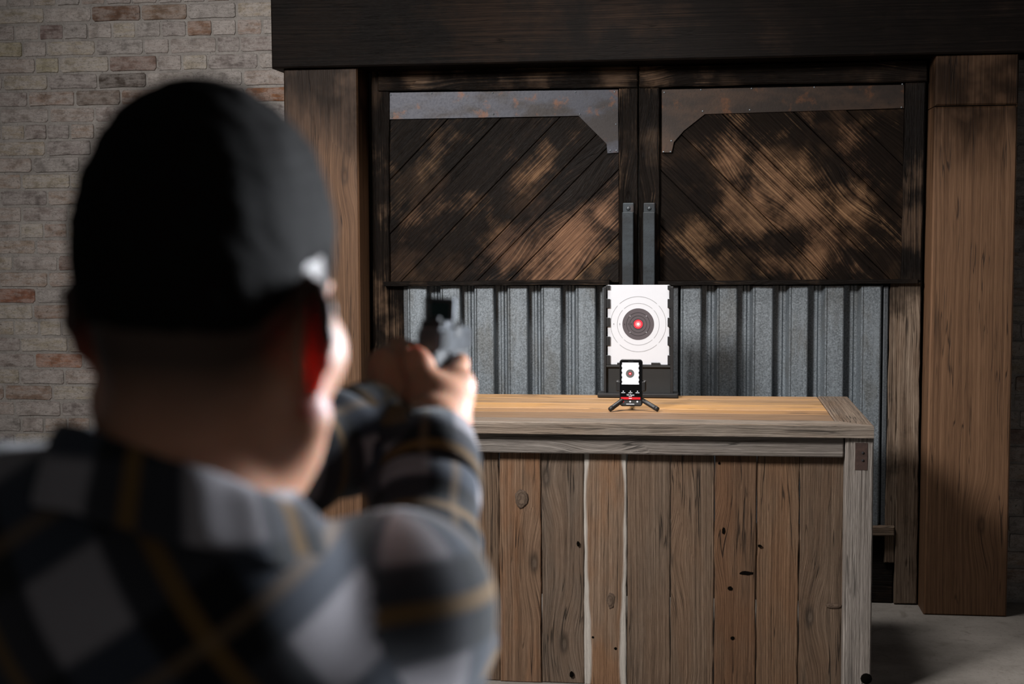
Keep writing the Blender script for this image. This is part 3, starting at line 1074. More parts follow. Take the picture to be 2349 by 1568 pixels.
plate('phone_body', rrect(PX(1421), PX(1474), PZ(932), PZ(824), .0105), YPH, YPH + .0095, M['black'], ph, .0012)
scr = plate('screen', rrect(PX(1422.4), PX(1472.6), PZ(930.4), PZ(825.6), .0088), YPH - .0004, YPH + .001, M['s_black'], ph)
y1 = YPH - .0008
# white target image with notched edges
pts = [(1427, 831)]
nx = [831, 836, 841, 846.5, 852, 857, 862.5, 868, 873, 878, 881.5]
L = [(PX(1427 if i % 2 == 0 else 1425.8), PZ(y)) for i, y in enumerate(np.repeat(nx, 2)[1:-1])]
left = []
right = []
for i in range(len(nx) - 1):
    xl = 1427.2 if i % 2 == 0 else 1426.0
    xr = 1464.8 if i % 2 == 0 else 1466.0
    left += [(PX(xl), PZ(nx[i])), (PX(xl), PZ(nx[i + 1]))]
    right += [(PX(xr), PZ(nx[i])), (PX(xr), PZ(nx[i + 1]))]
plate('screen_picture', left + list(reversed(right)), y1, YPH, M['s_white'], scr)
cc = (PX(1445.4), 0, PZ(856.5))
disc('screen_bullseye', cc, 9.6 * pm, y1 - .0004, M['s_disc'], scr, n=36)
disc('screen_dot', cc, 3.6 * pm, y1 - .0008, M['s_red'], scr, n=20)
disc('screen_dot', cc, 1.5 * pm, y1 - .0011, M['s_white'], scr, n=12)


def sbox(name, x0, x1, z0, z1, mat, dy=0.0):
    return plate(name, [(PX(x0), PZ(z0)), (PX(x1), PZ(z0)), (PX(x1), PZ(z1)), (PX(x0), PZ(z1))], y1 - .0002 - dy, YPH, M[mat], scr)


sbox('screen_button', 1424.2, 1469, 910.8, 916.2, 's_red')
sbox('button_caption', 1442.6, 1449.4, 912.6, 914.2, 's_white', .0003)
sbox('tab_bar', 1424, 1470.5, 918.6, 929, 's_grey')
for x, m_ in ((1429.6, 's_red'), (1445.6, 's_white'), (1462, 's_white')):
    disc('tab_icon', (PX(x), 0, PZ(921)), 2.0 * pm, y1 - .0006, M[m_], scr, n=12)
sbox('home_bar', 1436.5, 1455, 926.2, 927.6, 's_white', .0003)
for x in (1429.8, 1446.2, 1462.4):
    disc('stat_icon', (PX(x), 0, PZ(897.2)), 1.3 * pm, y1 - .0004, M['s_white'], scr, n=10)
    sbox('stat_caption', x - 4.4, x + 4.4, 899.9, 901.2, 's_white', .0002)
text('screen_text', '10 Feet', (PX(1446), y1 - .0006, PZ(905.6)), 6.0 * pm, M['s_white'], scr)
sbox('unit_caption', 1442.4, 1449.8, 908.4, 909.5, 's_white', .0002)
sbox('speaker_slot', 1441, 1453, 828.2, 829.0, 's_grey', .0002)

tp = empty('phone_tripod', ((ft_l[0] + ft_r[0]) / 2, YPH + .02, ZT))
tag(tp, 'small black tabletop tripod clamping the phone upright', 'tripod')
hub = (PX(1447), YPH + .032, PZ(905))
for f in (ft_l, ft_r, (hub[0], YPH + .12, ZT)):
    fv = Vector((f[0], f[1], ZT + .007))
    hv = Vector(hub)
    dr = (hv - fv).normalized()
    lg = tube('tripod_leg', [fv, fv + dr * .004, fv.lerp(hv, .5), hv], [.0062, .0078, .0075, .006], M['black'], tp, 12)
    tube('rubber_foot', [fv - dr * .003, fv + dr * .010], [.0072, .0084], M['polymer'], lg, 12)
tube('hub', [(hub[0], hub[1], hub[2] - .012), (hub[0], hub[1], hub[2] + .02)], [.014, .012], M['black'], tp, 14)
box('clamp_back', (PX(1419), YPH + .0105, PZ(898)), (PX(1476), YPH + .022, PZ(872)), M['black'], tp, .003, 2)
for (x0, x1) in ((1413, 1420.2), (1474.8, 1482)):
    jw = box('clamp_jaw', (PX(x0), YPH - .004, PZ(897.5)), (PX(x1), YPH + .022, PZ(873)), M['black'], tp, .0035, 3)
for (x0, x1) in ((1415, 1422.8), (1472.4, 1480)):
    box('jaw_lip', (PX(x0), YPH - .006, PZ(896)), (PX(x1), YPH - .0015, PZ(875)), M['polymer'], tp, .001)

# ------------------------------------------------------------------ signed-distance sculpting for the figure
class Grid:
    def __init__(s, lo, hi, h):
        s.h = h
        s.lo = np.array(lo, dtype=np.float32)
        s.n = np.ceil((np.array(hi) - s.lo) / h).astype(int) + 1
        s.v = np.full(tuple(s.n), .08, dtype=np.float32)

    def _sl(s, lo, hi):
        a = np.clip(np.floor((np.array(lo) - s.lo) / s.h).astype(int), 0, s.n)
        b = np.clip(np.ceil((np.array(hi) - s.lo) / s.h).astype(int) + 1, 0, s.n)
        if np.any(b <= a): return None, None
        sl = tuple(slice(x, y) for x, y in zip(a, b))
        ax = [s.lo[i] + s.h * np.arange(a[i], b[i], dtype=np.float32) for i in range(3)]
        return sl, np.stack(np.meshgrid(*ax, indexing='ij'), -1)

    def op(s, fn, lo, hi, k=.01, sub=False):
        m = k + .012
        sl, P = s._sl(np.array(lo) - m, np.array(hi) + m)
        if sl is None: return
        d = fn(P).astype(np.float32)
        a = s.v[sl]
        if sub:
            h = np.maximum(k - np.abs(a + d), 0) / k
            s.v[sl] = np.maximum(a, -d) + h * h * k * .25
        else:
            h = np.maximum(k - np.abs(a - d), 0) / k
            s.v[sl] = np.minimum(a, d) - h * h * k * .25

    def cone(s, a, b, r1, r2, k=.01, sub=False):
        a, b = np.array(a, dtype=np.float32), np.array(b, dtype=np.float32)
        R = max(r1, r2)
        s.op(lambda P: sd_cone(P, a, b, r1, r2), np.minimum(a, b) - R, np.maximum(a, b) + R, k, sub)

    def chain(s, pts, rad, k=.01):
        for i in range(len(pts) - 1): s.cone(pts[i], pts[i + 1], rad[i], rad[i + 1], k)

    def ell(s, c, r, k=.01, M3=None, sub=False):
        c = np.array(c, dtype=np.float32)
        R = max(r)
        s.op(lambda P: sd_ell(P, c, r, M3), c - R, c + R, k, sub)

    def mesh(s, name, keepv=False):
        V, Q = nets(s.v, s.lo, s.h)
        me = bpy.data.meshes.new(name)
        me.vertices.add(len(V)); me.vertices.foreach_set('co', V.astype(np.float32).ravel())
        me.loops.add(len(Q) * 4); me.loops.foreach_set('vertex_index', Q.astype(np.int32).ravel())
        me.polygons.add(len(Q)); me.polygons.foreach_set('loop_start', np.arange(0, len(Q) * 4, 4, dtype=np.int32))
        me.update(calc_edges=True)
        me.polygons.foreach_set('use_smooth', np.ones(len(Q), dtype=bool))
        return me, V


def sd_cone(P, a, b, r1, r2):
    ab = b - a
    t = np.clip(((P - a) @ ab) / max(float(ab @ ab), 1e-9), 0, 1)
    return np.linalg.norm(P - (a + t[..., None] * ab), axis=-1) - (r1 + (r2 - r1) * t)


def sd_ell(P, c, r, M3=None):
    q = P - c
    if M3 is not None: q = q @ M3          # columns of M3 = local axes
    r = np.array(r, dtype=np.float32)
    k0 = np.linalg.norm(q / r, axis=-1)
    k1 = np.linalg.norm(q / (r * r), axis=-1) + 1e-6
    return k0 * (k0 - 1) / k1


def nets(v, lo, h):
    ins = v < 0
    n = v.shape
    c = np.zeros(tuple(x - 1 for x in n), dtype=np.int8)
    offs = [(i, j, k) for i in (0, 1) for j in (0, 1) for k in (0, 1)]
    for (i, j, k) in offs:
        c += ins[i:n[0] - 1 + i, j:n[1] - 1 + j, k:n[2] - 1 + k]
    act = np.argwhere((c > 0) & (c < 8))
    idx = np.full(c.shape, -1, dtype=np.int32)
    idx[tuple(act.T)] = np.arange(len(act))
    acc = np.zeros((len(act), 3)); cnt = np.zeros(len(act))
    for a in offs:
        for ax in range(3):
            if a[ax]: continue
            b = list(a); b[ax] = 1
            va = v[tuple((act + a).T)]; vb = v[tuple((act + b).T)]
            m = (va < 0) != (vb < 0)
            t = va[m] / (va[m] - vb[m])
            p = np.tile(np.array(a, dtype=float), (m.sum(), 1)); p[:, ax] += t
            acc[m] += p; cnt[m] += 1
    V = lo + h * (act + acc / cnt[:, None])
    Q = []
    for ax in range(3):
        u, w = (ax + 1) % 3, (ax + 2) % 3
        s0 = [slice(None)] * 3; s1 = [slice(None)] * 3
        s0[ax] = slice(0, n[ax] - 1); s1[ax] = slice(1, n[ax])
        A, B = ins[tuple(s0)], ins[tuple(s1)]
        e = np.argwhere(A != B)
        e = e[(e[:, u] > 0) & (e[:, w] > 0) & (e[:, u] < n[u] - 1) & (e[:, w] < n[w] - 1)]
        flip = A[tuple(e.T)]
        du = np.zeros(3, int); du[u] = 1
        dw = np.zeros(3, int); dw[w] = 1
        q = np.stack([idx[tuple((e - du - dw).T)], idx[tuple((e - dw).T)], idx[tuple(e.T)], idx[tuple((e - du).T)]], 1)
        q[~flip] = q[~flip][:, ::-1]
        Q.append(q)
    return V, np.concatenate(Q)


def vnoise(P, sc, seed=0):
    """cheap smooth noise from summed sines, about -1..1"""
    r = np.random.RandomState(seed)
    o = 0
    for k in range(5):
        d = r.normal(size=3); d /= np.linalg.norm(d)
        o = o + np.sin(P @ (d * sc * r.uniform(.6, 1.5)).astype(np.float32) + r.uniform(0, 6.28))
    return o / 3.0


def attr(me, name, arr):
    a = me.attributes.new(name, 'FLOAT_VECTOR', 'POINT')
    a.data.foreach_set('vector', np.asarray(arr, dtype=np.float32).ravel())


def Cw(r, d, z):            # camera-heading frame (right, ahead, up) -> world
    return np.array([r * cos(YAW) - d * sin(YAW), r * sin(YAW) + d * cos(YAW), z])


# ------------------------------------------------------------------ the pistol (its own frame: x right, y forward, z up)
G0 = atD(982, 814, 1.52)
gf = np.array(TC) - G0; gf /= np.linalg.norm(gf)
gr = np.cross(gf, (0, 0, 1)); gr /= np.linalg.norm(gr)
gu = np.cross(gr, gf)
cant = radians(3)
gr, gu = gr * cos(cant) - gu * sin(cant), gu * cos(cant) + gr * sin(cant)
GM = Matrix(((gr[0], gf[0], gu[0], G0[0]), (gr[1], gf[1], gu[1], G0[1]), (gr[2], gf[2], gu[2], G0[2]), (0, 0, 0, 1)))


def gw(x, y, z): return G0 + gr * x + gf * y + gu * z


gun = empty('pistol', G0 - np.array([0, 0, .1]))
tag(gun, 'black training pistol with small reflex sight held in both hands', 'pistol')


def gbox(name, lo, hi, mat, parent, bev=.0015, seg=2):
    return link(name, bm_mesh(name, box_bm(lo, hi, bev, seg, mat=GM)), mat, parent)


def gpoly(name, yz, x0, x1, mat, parent, bev=.0015):
    bm = bmesh.new()
    a = [bm.verts.new((x0, y, z)) for y, z in yz]
    b = [bm.verts.new((x1, y, z)) for y, z in yz]
    fa = bm.faces.new(a); fb = bm.faces.new(list(reversed(b)))
    for i in range(len(a)):
        j = (i + 1) % len(a)
        bm.faces.new((a[i], b[i], b[j], a[j]))
    bmesh.ops.bevel(bm, geom=list(fa.edges) + list(fb.edges), offset=bev, segments=2, affect='EDGES')
    bm.transform(GM)
    return link(name, bm_mesh(name, bm), mat, parent)


sl = gpoly('slide', [(0, .003), (.002, .030), (.176, .030), (.183, .024), (.183, .003)], -.0135, .0135, M['gunmetal'], gun, .003)
for k in range(7):
    for sx in (-1, 1):
        gbox('serration', (sx * .0135 - .0008, .008 + k * .0045, .006), (sx * .0135 + .0008, .0102 + k * .0045, .027), M['polymer'], sl, .0003, 1)
gbox('ejection_port', (.0085, .075, .018), (.0142, .112, .0305), M['polymer'], sl, .0005, 1)
gbox('front_sight', (-.0018, .168, .030), (.0018, .174, .036), M['polymer'], sl, .0003, 1)
tube('barrel', [gw(0, .182, .017), gw(0, .189, .017)], .0068, M['gunmetal'], gun, 16)
gpoly('frame', [(-.012, .004), (-.020, -.002), (-.004, -.016), (.04, -.018), (.075, -.014), (.10, -.012), (.178, -.012), (.178, .004)], -.0125, .0125, M['polymer'], gun)
gpoly('grip', [(.042, -.012), (.036, -.05), (.020, -.112), (-.030, -.108), (-.016, -.055), (-.004, -.012)], -.0145, .0145, M['polymer'], gun, .004)
tube('trigger_guard', [gw(0, .042, -.018), gw(0, .048, -.038), (gw(0, .07, -.042)), gw(0, .092, -.036), gw(0, .098, -.012)], .0035, M['polymer'], gun, 8)
tube('trigger', [gw(0, .066, -.014), gw(0, .062, -.024), gw(0, .066, -.033)], .003, M['polymer'], gun, 8)
gbox('accessory_rail', (-.011, .115, -.019), (.011, .165, -.012), M['polymer'], gun, .0008, 1)
# weapon light module on the rail side, slide stop and controls that catch the light
gbox('slide_stop', (.0125, .045, -.002), (.0165, .078, .003), M['gunmetal'], gun, .0006, 1)
rs = gbox('rear_sight', (-.011, .010, .030), (.011, .017, .0365), M['polymer'], sl, .0006, 1)
op = gbox('sight_base', (-.0145, .020, .030), (.0145, .064, .037), M['gunmetal'], gun, .0015)
for sx in (-1, 1):
    gbox('sight_post', (sx * .0145 - .0025, .048, .037), (sx * .0145 + .0025, .062, .058), M['gunmetal'], op, .001)
gbox('sight_hood', (-.017, .046, .0575), (.017, .064, .0625), M['gunmetal'], op, .0018)
gbox('sight_lens', (-.0125, .053, .037), (.0125, .0555, .058), M['glass'], op, .0004, 1)
gbox('sight_emitter', (-.005, .024, .037), (.005, .036, .041), M['polymer'], op, .001)

# ------------------------------------------------------------------ the person
HD = .92
HCt = atD(486, 748, HD)                      # head centre, between the ears
hf = np.array(TC) - HCt; hf[2] = 0; hf /= np.linalg.norm(hf)
hy = radians(-5)
hf = np.array([hf[0] * cos(hy) - hf[1] * sin(hy), hf[0] * sin(hy) + hf[1] * cos(hy), 0])
hp = radians(-4)
hfw = hf * cos(hp) + np.array([0, 0, 1]) * sin(hp)
hr = np.cross(hfw, (0, 0, 1)); hr /= np.linalg.norm(hr)
hu = np.cross(hr, hfw)
ht = radians(2.5)
hr, hu = hr * cos(ht) - hu * sin(ht), hu * cos(ht) + hr * sin(ht)
HM = np.stack([hr, hfw, hu], 1).astype(np.float32)        # columns
S = 1.07


def hw(x, y, z): return HCt + S * (hr * x + hfw * y + hu * z)


N0 = atD(428, 1105, .925)
RS = atD(905, 1405, 1.00)
LS = Cw(-.400, .975, 1.208)
RW = gw(.027, -.092, -.070)
LW = gw(-.042, -.070, -.082)
RE = Cw(-.082, 1.22, 1.075)
LE = Cw(-.295, 1.205, 1.212)
CHc = Cw(-.215, .965, 1.06)
BEc = Cw(-.225, .925, .84)

g = Grid(np.minimum.reduce([LS, RW, CHc]) - np.array([.12, .18, .28]), np.array([max(RW[0], RS[0]) + .13, gw(0, .11, 0)[1] + .03, hw(0, 0, .17)[2]]), .0032)
# torso under the shirt, neck
g.ell(CHc + [0, 0, -.06], (.145, .095, .17), .02)
g.cone(N0 + [0, 0, -.10], RS + [0, 0, -.01], .045, .04, .05)
g.cone(N0 + [0, 0, -.02], LS + [0, 0, -.01], .05, .045, .05)
g.cone(hw(0, -.022, -.02), N0 + [0, .0, -.02], .053, .056, .03)
# cranium, face, jaw
g.ell(hw(0, -.012, .042), (.0685 * S, .090 * S, .093 * S), .02, HM)
g.ell(hw(0, .032, -.030), (.059 * S, .066 * S, .078 * S), .03, HM)
for sx in (-1, 1):
    g.cone(hw(sx * .060, .005, -.052), hw(sx * .020, .078, -.098), .016, .017, .025)
    g.ell(hw(sx * .044, .060, -.014), (.018, .02, .02), .03, HM)
    g.ell(hw(sx * .032, .094, .014), (.015, .012, .011), .008, HM, sub=True)      # sockets
    g.ell(hw(sx * .032, .082, .014), (.0125, .0125, .0125), .004, HM)             # eyes
    g.cone(hw(sx * .012, .090, .030), hw(sx * .042, .074, .030), .007, .005, .016)  # brows
    # neck muscle from behind the ear down to the collar
    g.cone(hw(sx * .052, -.004, -.045), N0 + np.array([sx * .022, .035, -.02]), .016, .015, .025)
g.ell(hw(0, .074, -.095), (.022, .02, .018), .02, HM)
g.chain([hw(0, .093, .018), hw(0, .110, -.012), hw(0, .116, -.022)], [.008, .010, .012], .012)
for sx in (-1, 1): g.ell(hw(sx * .012, .103, -.026), (.009, .010, .008), .006, HM)
g.ell(hw(0, .092, -.052), (.022, .010, .006), .006, HM)
g.ell(hw(0, .090, -.062), (.020, .011, .007), .006, HM)
# ears: thin cupped plate with rolled rim and lobe, standing off the skull
for sx in (-1, 1):
    ea = radians(56 if sx > 0 else 70)
    ex = np.array([sx * cos(ea), -sin(ea), 0])             # outward-backward lie of the ear

    def ear(o, z, t=0.0):          # o: distance out from the root along the ear, t: forward shift of the tilt
        return hw(sx * .057 + ex[0] * o * 1.45, .000 + ex[1] * o * .95 - z * .22, -.008 + z)
    rim = [ear(.004, .030), ear(.016, .037), ear(.028, .034), ear(.036, .022), ear(.037, .005), ear(.031, -.010), ear(.020, -.021), ear(.010, -.029), ear(.003, -.027)]
    g.chain(rim, [.0042, .0042, .0045, .0045, .0044, .0042, .0045, .0055, .004], .004)
    for k in range(19):
        z = .030 - k * .0031
        wdt = float(np.interp(k / 3, range(7), [.024, .031, .033, .032, .028, .022, .012]))
        g.cone(ear(-.006, z), ear(wdt, z), .0042, .0018, .004)
    g.cone(ear(.010, .016), ear(.022, .002), .003, .003, .004)
# arms
g.chain([RS, RE, RW], [.048, .040, .030], .03)
g.chain([LS, LE, LW], [.048, .040, .030], .03)
# right hand: palm behind the grip, index along the frame, three fingers round the front
g.chain([RW, gw(.027, -.050, -.056), gw(.029, -.006, -.040)], [.029, .028, .021], .02)
g.chain([gw(.018, -.045, -.045), gw(.030, .004, -.030), gw(.031, .012, -.075)], [.022, .015, .015], .02)
g.chain([gw(.012, -.050, -.040), gw(-.006, -.026, -.006), gw(-.020, .006, .0), gw(-.0205, .040, -.002), gw(-.020, .058, -.002)], [.020, .0145, .0115, .0095, .0085], .012)
g.chain([gw(.030, .008, -.020), gw(.0275, .040, -.012), gw(.0235, .066, -.009), gw(.021, .088, -.008)], [.0115, .0098, .0088, .0078], .006)
for k in range(3):
    z = -.034 - .0205 * k
    b = -.006 * k
    g.chain([gw(.031, .008 + b, z), gw(.030, .040 + b, z - .002), gw(.012, .060 + b, z - .003), gw(-.012, .054 + b, z - .003), gw(-.023, .034 + b, z - .002)],
            [.0115, .0105, .0098, .0092, .0082], .005)
# left hand: heel on the left of the grip, fingers over the right hand's, thumb pointing ahead
g.chain([LW, gw(-.038, -.035, -.064), gw(-.034, -.002, -.052)], [.028, .025, .021], .02)
g.chain([gw(-.036, -.026, -.045), gw(-.041, .015, -.040), gw(-.042, .010, -.085)], [.020, .015, .015], .02)
g.chain([gw(-.038, -.036, -.045), gw(-.045, -.016, -.012), gw(-.038, .018, .003), gw(-.030, .056, -.004), gw(-.026, .080, -.006)], [.018, .0155, .012, .0100, .0085], .010)
for k in range(4):
    z = -.030 - .020 * k
    b = -.005 * k
    g.chain([gw(-.045, .018 + b, z), gw(-.036, .056 + b, z - .004), gw(-.010, .078 + b, z - .005), gw(.018, .072 + b, z - .004), gw(.038, .050 + b, z - .002)],
            [.0115, .0105, .0098, .0092, .0080], .005)
def gun_box(P):
    q = (P - G0.astype(np.float32)) @ np.stack([gr, gf, gu], 1).astype(np.float32)

    def bx(c, h, q=q):
        d = np.abs(q - np.array(c, dtype=np.float32)) - np.array(h, dtype=np.float32)
        return np.linalg.norm(np.maximum(d, 0), axis=-1) + np.minimum(d.max(-1), 0)
    q2 = q.copy()
    q2[..., 1] -= .005 + .24 * (q[..., 2] + .06)            # the grip slants back towards its foot
    return np.minimum(np.minimum(bx((0, .083, .010), (.0145, .098, .024)), bx((0, .005, -.06), (.0140, .024, .053), q2)), bx((0, .0, .020), (.0145, .03, .02)))


g.op(gun_box, G0 - .2, G0 + .2, .002, sub=True)
body, V = g.mesh('person')
L_ = ((V - HCt) @ HM) / S                      # head-local coordinates
ishead = (V[:, 2] > N0[2] - .02) & (np.abs(L_[:, 0]) < .12) & (np.abs(L_[:, 1]) < .16)


def hairline(L):
    x, y, z = L[..., 0], L[..., 1], L[..., 2]
    back = -.058 + 0 * y
    lz = np.interp(y, [-.12, -.060, -.040, -.022, .004, .020, .032, .050, .075, .10], [-.024, -.022, -.010, .016, .026, .008, -.002, .045, .078, .088])
    return z - lz


hl = hairline(L_)
stub = np.where(ishead, np.clip(.95 + hl / .05, 0, 1), 0)
stub = np.where(L_[:, 1] > .015, np.where(hl > 0, 1, 0), stub)
earm = np.where(ishead, np.clip((np.abs(L_[:, 0]) - .063) / .006, 0, 1) * (np.abs(L_[:, 2] + .005) < .045) * (L_[:, 1] < .03), 0)
attr(body, 'marks', np.stack([stub, earm, np.zeros(len(V))], 1))


def skin_mat():
    s = NT('skin')
    a = s.n('ShaderNodeAttribute', attribute_name='marks')
    st, er, _ = s.sep(a.outputs['Vector'])
    pos = s.n('ShaderNodeNewGeometry').outputs['Position']
    nz = s.noise(pos, 45, 4, .6)
    col = s.mix(nz, (.40, .19, .115), (.50, .26, .17))
    col = s.mix(er, col, (.27, .075, .045))  # redder ear: light glowing through it is put into the base colour
    col = s.mix(s.math('MULTIPLY', st, .93), col, (.022, .016, .012))
    s.bump(s.noise(pos, 420, 3, .6), .12, .001)
    s.out(col, .52, 0, .35)
    s.b.subsurface_method = 'RANDOM_WALK'
    s.set(s.b.inputs['Subsurface Weight'], s.math('SUBTRACT', .85, s.math('MULTIPLY', st, .8), True))
    s.b.inputs['Subsurface Radius'].default_value = (1.0, .22, .10)
    s.set(s.b.inputs['Subsurface Scale'], s.math('ADD', .009, s.math('MULTIPLY', er, .022)))
    return s.m


per = link('person', body, skin_mat())
tag(per, 'person in a dark plaid flannel shirt aiming a pistol, seen from behind', 'person')
print('body verts', len(V))

# hair: cap grown from the cranium, thin at the nape and round the ears
gh = Grid(hw(0, 0, .04) - .155, hw(0, 0, .04) + .155, .0028)


def hair_sd(P):
    L = ((P - HCt.astype(np.float32)) @ HM) / S
    d1 = sd_ell(L, np.array([0, -.012, .042], dtype=np.float32), (.0685, .090, .093))
    hl = hairline(L)
    grow = np.interp(hl, [-.03, 0, .03, .07, .12, .17], [-.02, -.005, .002, .0055, .010, .016])
    grow = np.where(hl < -.03, -.03, grow)
    grow = grow + (.0006 * vnoise(P, 190, 3) + .0006 * vnoise(P, 420, 5)) * np.clip(hl / .05, 0, 1) + .0012 * vnoise(P, 50, 9) * np.clip(hl / .08, 0, 1)
    # nape: the neck carries the thin hair too
    a, b = (hw(0, -.022, -.02) - HCt) @ HM / S, (N0 + np.array([0, 0, -.02]) - HCt) @ HM / S
    d2 = sd_cone(L, a.astype(np.float32), b.astype(np.float32), .053 / S, .056 / S)
    k = .02
    h = np.maximum(k - np.abs(d1 - d2), 0) / k
    return (np.minimum(d1, d2) - h * h * k * .25 - grow) * S


gh.op(hair_sd, gh.lo, gh.lo + gh.n * gh.h, .001)
hm_, HV = gh.mesh('hair')


def hair_mat():
    s = NT('dark_brown_hair')
    pos = s.n('ShaderNodeNewGeometry').outputs['Position']
    nz = s.noise(s.vmath('MULTIPLY', pos, (600, 600, 160)), 1, 3, .6)
    s.bump(nz, .5, .002)
    s.out(s.mix(nz, (.003, .0026, .0024), (.008, .0063, .0055)), .8, 0, .06)
    return s.m


HAIR = hair_mat()
hob = link('hair', hm_, HAIR, per)
tag(hob, 'short dark hair faded at the nape')

# ------------------------------------------------------------------ shirt
FD = np.cross(np.array([0, 0, 1.0]), RS - LS); FD[2] = 0
FD /= np.linalg.norm(FD)                      # torso forward
XD = np.cross(FD, (0, 0, 1))                   # torso right
TM = np.stack([XD, FD, np.array([0, 0, 1.0])], 1).astype(np.float32)
gs = Grid(np.minimum.reduce([LS, BEc]) - np.array([.19, .22, .0]) - np.array([0, 0, .47]) * 0 - np.array([0, 0, .60]),
          np.array([max(RW[0], RS[0]) + .16, max(RW[1], LW[1]) + .03, N0[2] + .09]), .0052)
gs.ell(CHc + [0, 0, -.06], (.178, .125, .205), .05, TM)
gs.ell(CHc - FD * .03 + np.array([0, 0, .0]), (.165, .095, .15), .05, TM)        # shoulder blades
gs.ell(BEc, (.172, .125, .24), .08, TM)
gs.cone(N0 + [0, 0, -.13], RS + [0, 0, .0], .060, .062, .05)
gs.cone(N0 + [0, 0, -.045], LS + [0, 0, .0], .075, .070, .06)


def folds(P, a, b, amp, nf, ph, seed):
    ab = b - a
    Ln = np.linalg.norm(ab)
    t = ((P - a) @ (ab / Ln).astype(np.float32))
    return amp * np.sin(t / Ln * nf * 6.283 + ph + 1.6 * vnoise(P, 14, seed)) * (0.6 + .4 * vnoise(P, 11, seed + 7))


def sleeve(pts, rad, seed):
    for i in range(len(pts) - 1):
        a, b = np.array(pts[i], dtype=np.float32), np.array(pts[i + 1], dtype=np.float32)
        R = max(rad[i], rad[i + 1]) + .01
        fa = .0048 if i else .0035
        gs.op(lambda P, a=a, b=b, i=i, fa=fa: sd_cone(P, a, b, rad[i], rad[i + 1]) + folds(P, a, b, fa, 4.5 if i else 2.6, seed + i, seed + i),
              np.minimum(a, b) - R, np.maximum(a, b) + R, .035)


RC = RW + (RE - RW) * .12                      # cuff ends
LC = LW + (LE - LW) * .0
sleeve([RS, RE, RC], [.066, .062, .047], 3)
sleeve([LS, LE, LC], [.070, .060, .050], 8)
# open the cuffs and the neck
for w_, e_ in ((RW, RE), (LW, LE)):
    dv = (e_ - w_) / np.linalg.norm(e_ - w_)
    gs.cone(w_ - dv * .06, w_ + dv * .075, .038, .041, .004, sub=True)
gs.ell(N0 - FD * .012 - XD * .015 + np.array([0, 0, -.085]), (.10, .088, .062), .04, TM)
gs.cone(N0 + [0, 0, .02], N0 + [0, .01, .16], .062, .062, .008, sub=True)
# cut flat at the hem
zh = .665
gs.v[:, :, :int((zh - gs.lo[2]) / gs.h)] = .08
# soft wrinkles over the back
sl_, P_ = gs._sl(gs.lo, gs.lo + gs.n * gs.h)
near = np.abs(gs.v) < .03
pp = P_[near]
gs.v[near] += (.0030 * vnoise(pp * np.array([1, 1, .55], dtype=np.float32), 26, 21) + .0016 * vnoise(pp, 60, 22)).astype(np.float32)
del P_
sm, SV = gs.mesh('shirt')


def set_uv(me, uv):           # uv: one pair per face corner
    l = me.uv_layers.new(name='cloth')
    l.data.foreach_set('uv', np.asarray(uv, dtype=np.float32).ravel())


def vert_uv(me, uv):
    li = np.empty(len(me.loops), dtype=np.int32); me.loops.foreach_get('vertex_index', li)
    set_uv(me, np.asarray(uv)[li])


def plaid_uv(me, V):
    """cloth coordinates: back panels cut on the bias, sleeves along the arm; every face belongs to one panel"""
    li = np.empty(len(me.loops), dtype=np.int32); me.loops.foreach_get('vertex_index', li)
    li = li.reshape(-1, 4)
    Fc = V[li].mean(1)
    q = (V - CHc) @ TM
    ang = radians(33)
    out = np.stack([q[:, 0] * cos(ang) + q[:, 2] * sin(ang), -q[:, 0] * sin(ang) + q[:, 2] * cos(ang)], 1)[li]
    best = np.full(len(Fc), .03)
    for pts, off, sg in (([RS, RE, RC], .4, 1), ([LS, LE, LC], .9, -1)):
        acc = 0.0
        for i in range(2):
            a, b = pts[i], pts[i + 1]
            Ln = np.linalg.norm(b - a)
            ax = (b - a) / Ln
            if i == 0: s1, s2 = FD, XD
            else:
                s1 = np.cross(ax, (1, 0, 0)); s1 = s1 / np.linalg.norm(s1)
                s2 = np.cross(ax, s1)

            def local(X):
                t = np.clip((X - a) @ ax, 0, Ln)
                rel = X - (a + t[..., None] * ax)
                d = np.linalg.norm(rel, axis=-1) - .066
                if i == 0: rel = X - a
                return t, d, np.arctan2(rel @ s2, rel @ s1)
            t, d, th = local(Fc)
            ok = d < best
            if i == 0: ok &= (((Fc - a) @ XD) * sg > -.012) | ((Fc - a) @ FD > .07)
            tv, dv, thv = local(V)
            u = off + acc + tv + .03 if i else off + .055 - V[:, 2] + a[2]
            thc = thv[li]
            thc = np.where((thc.max(1) - thc.min(1) > 3.14)[:, None] & (thc < 0), thc + 2 * pi, thc)
            uv = np.stack([u[li], thc * (3 * .115 / 6.2832)], -1)
            out[ok] = uv[ok]
            best[ok] = d[ok]
            acc += Ln
    set_uv(me, out.reshape(-1, 2))


plaid_uv(sm, SV)


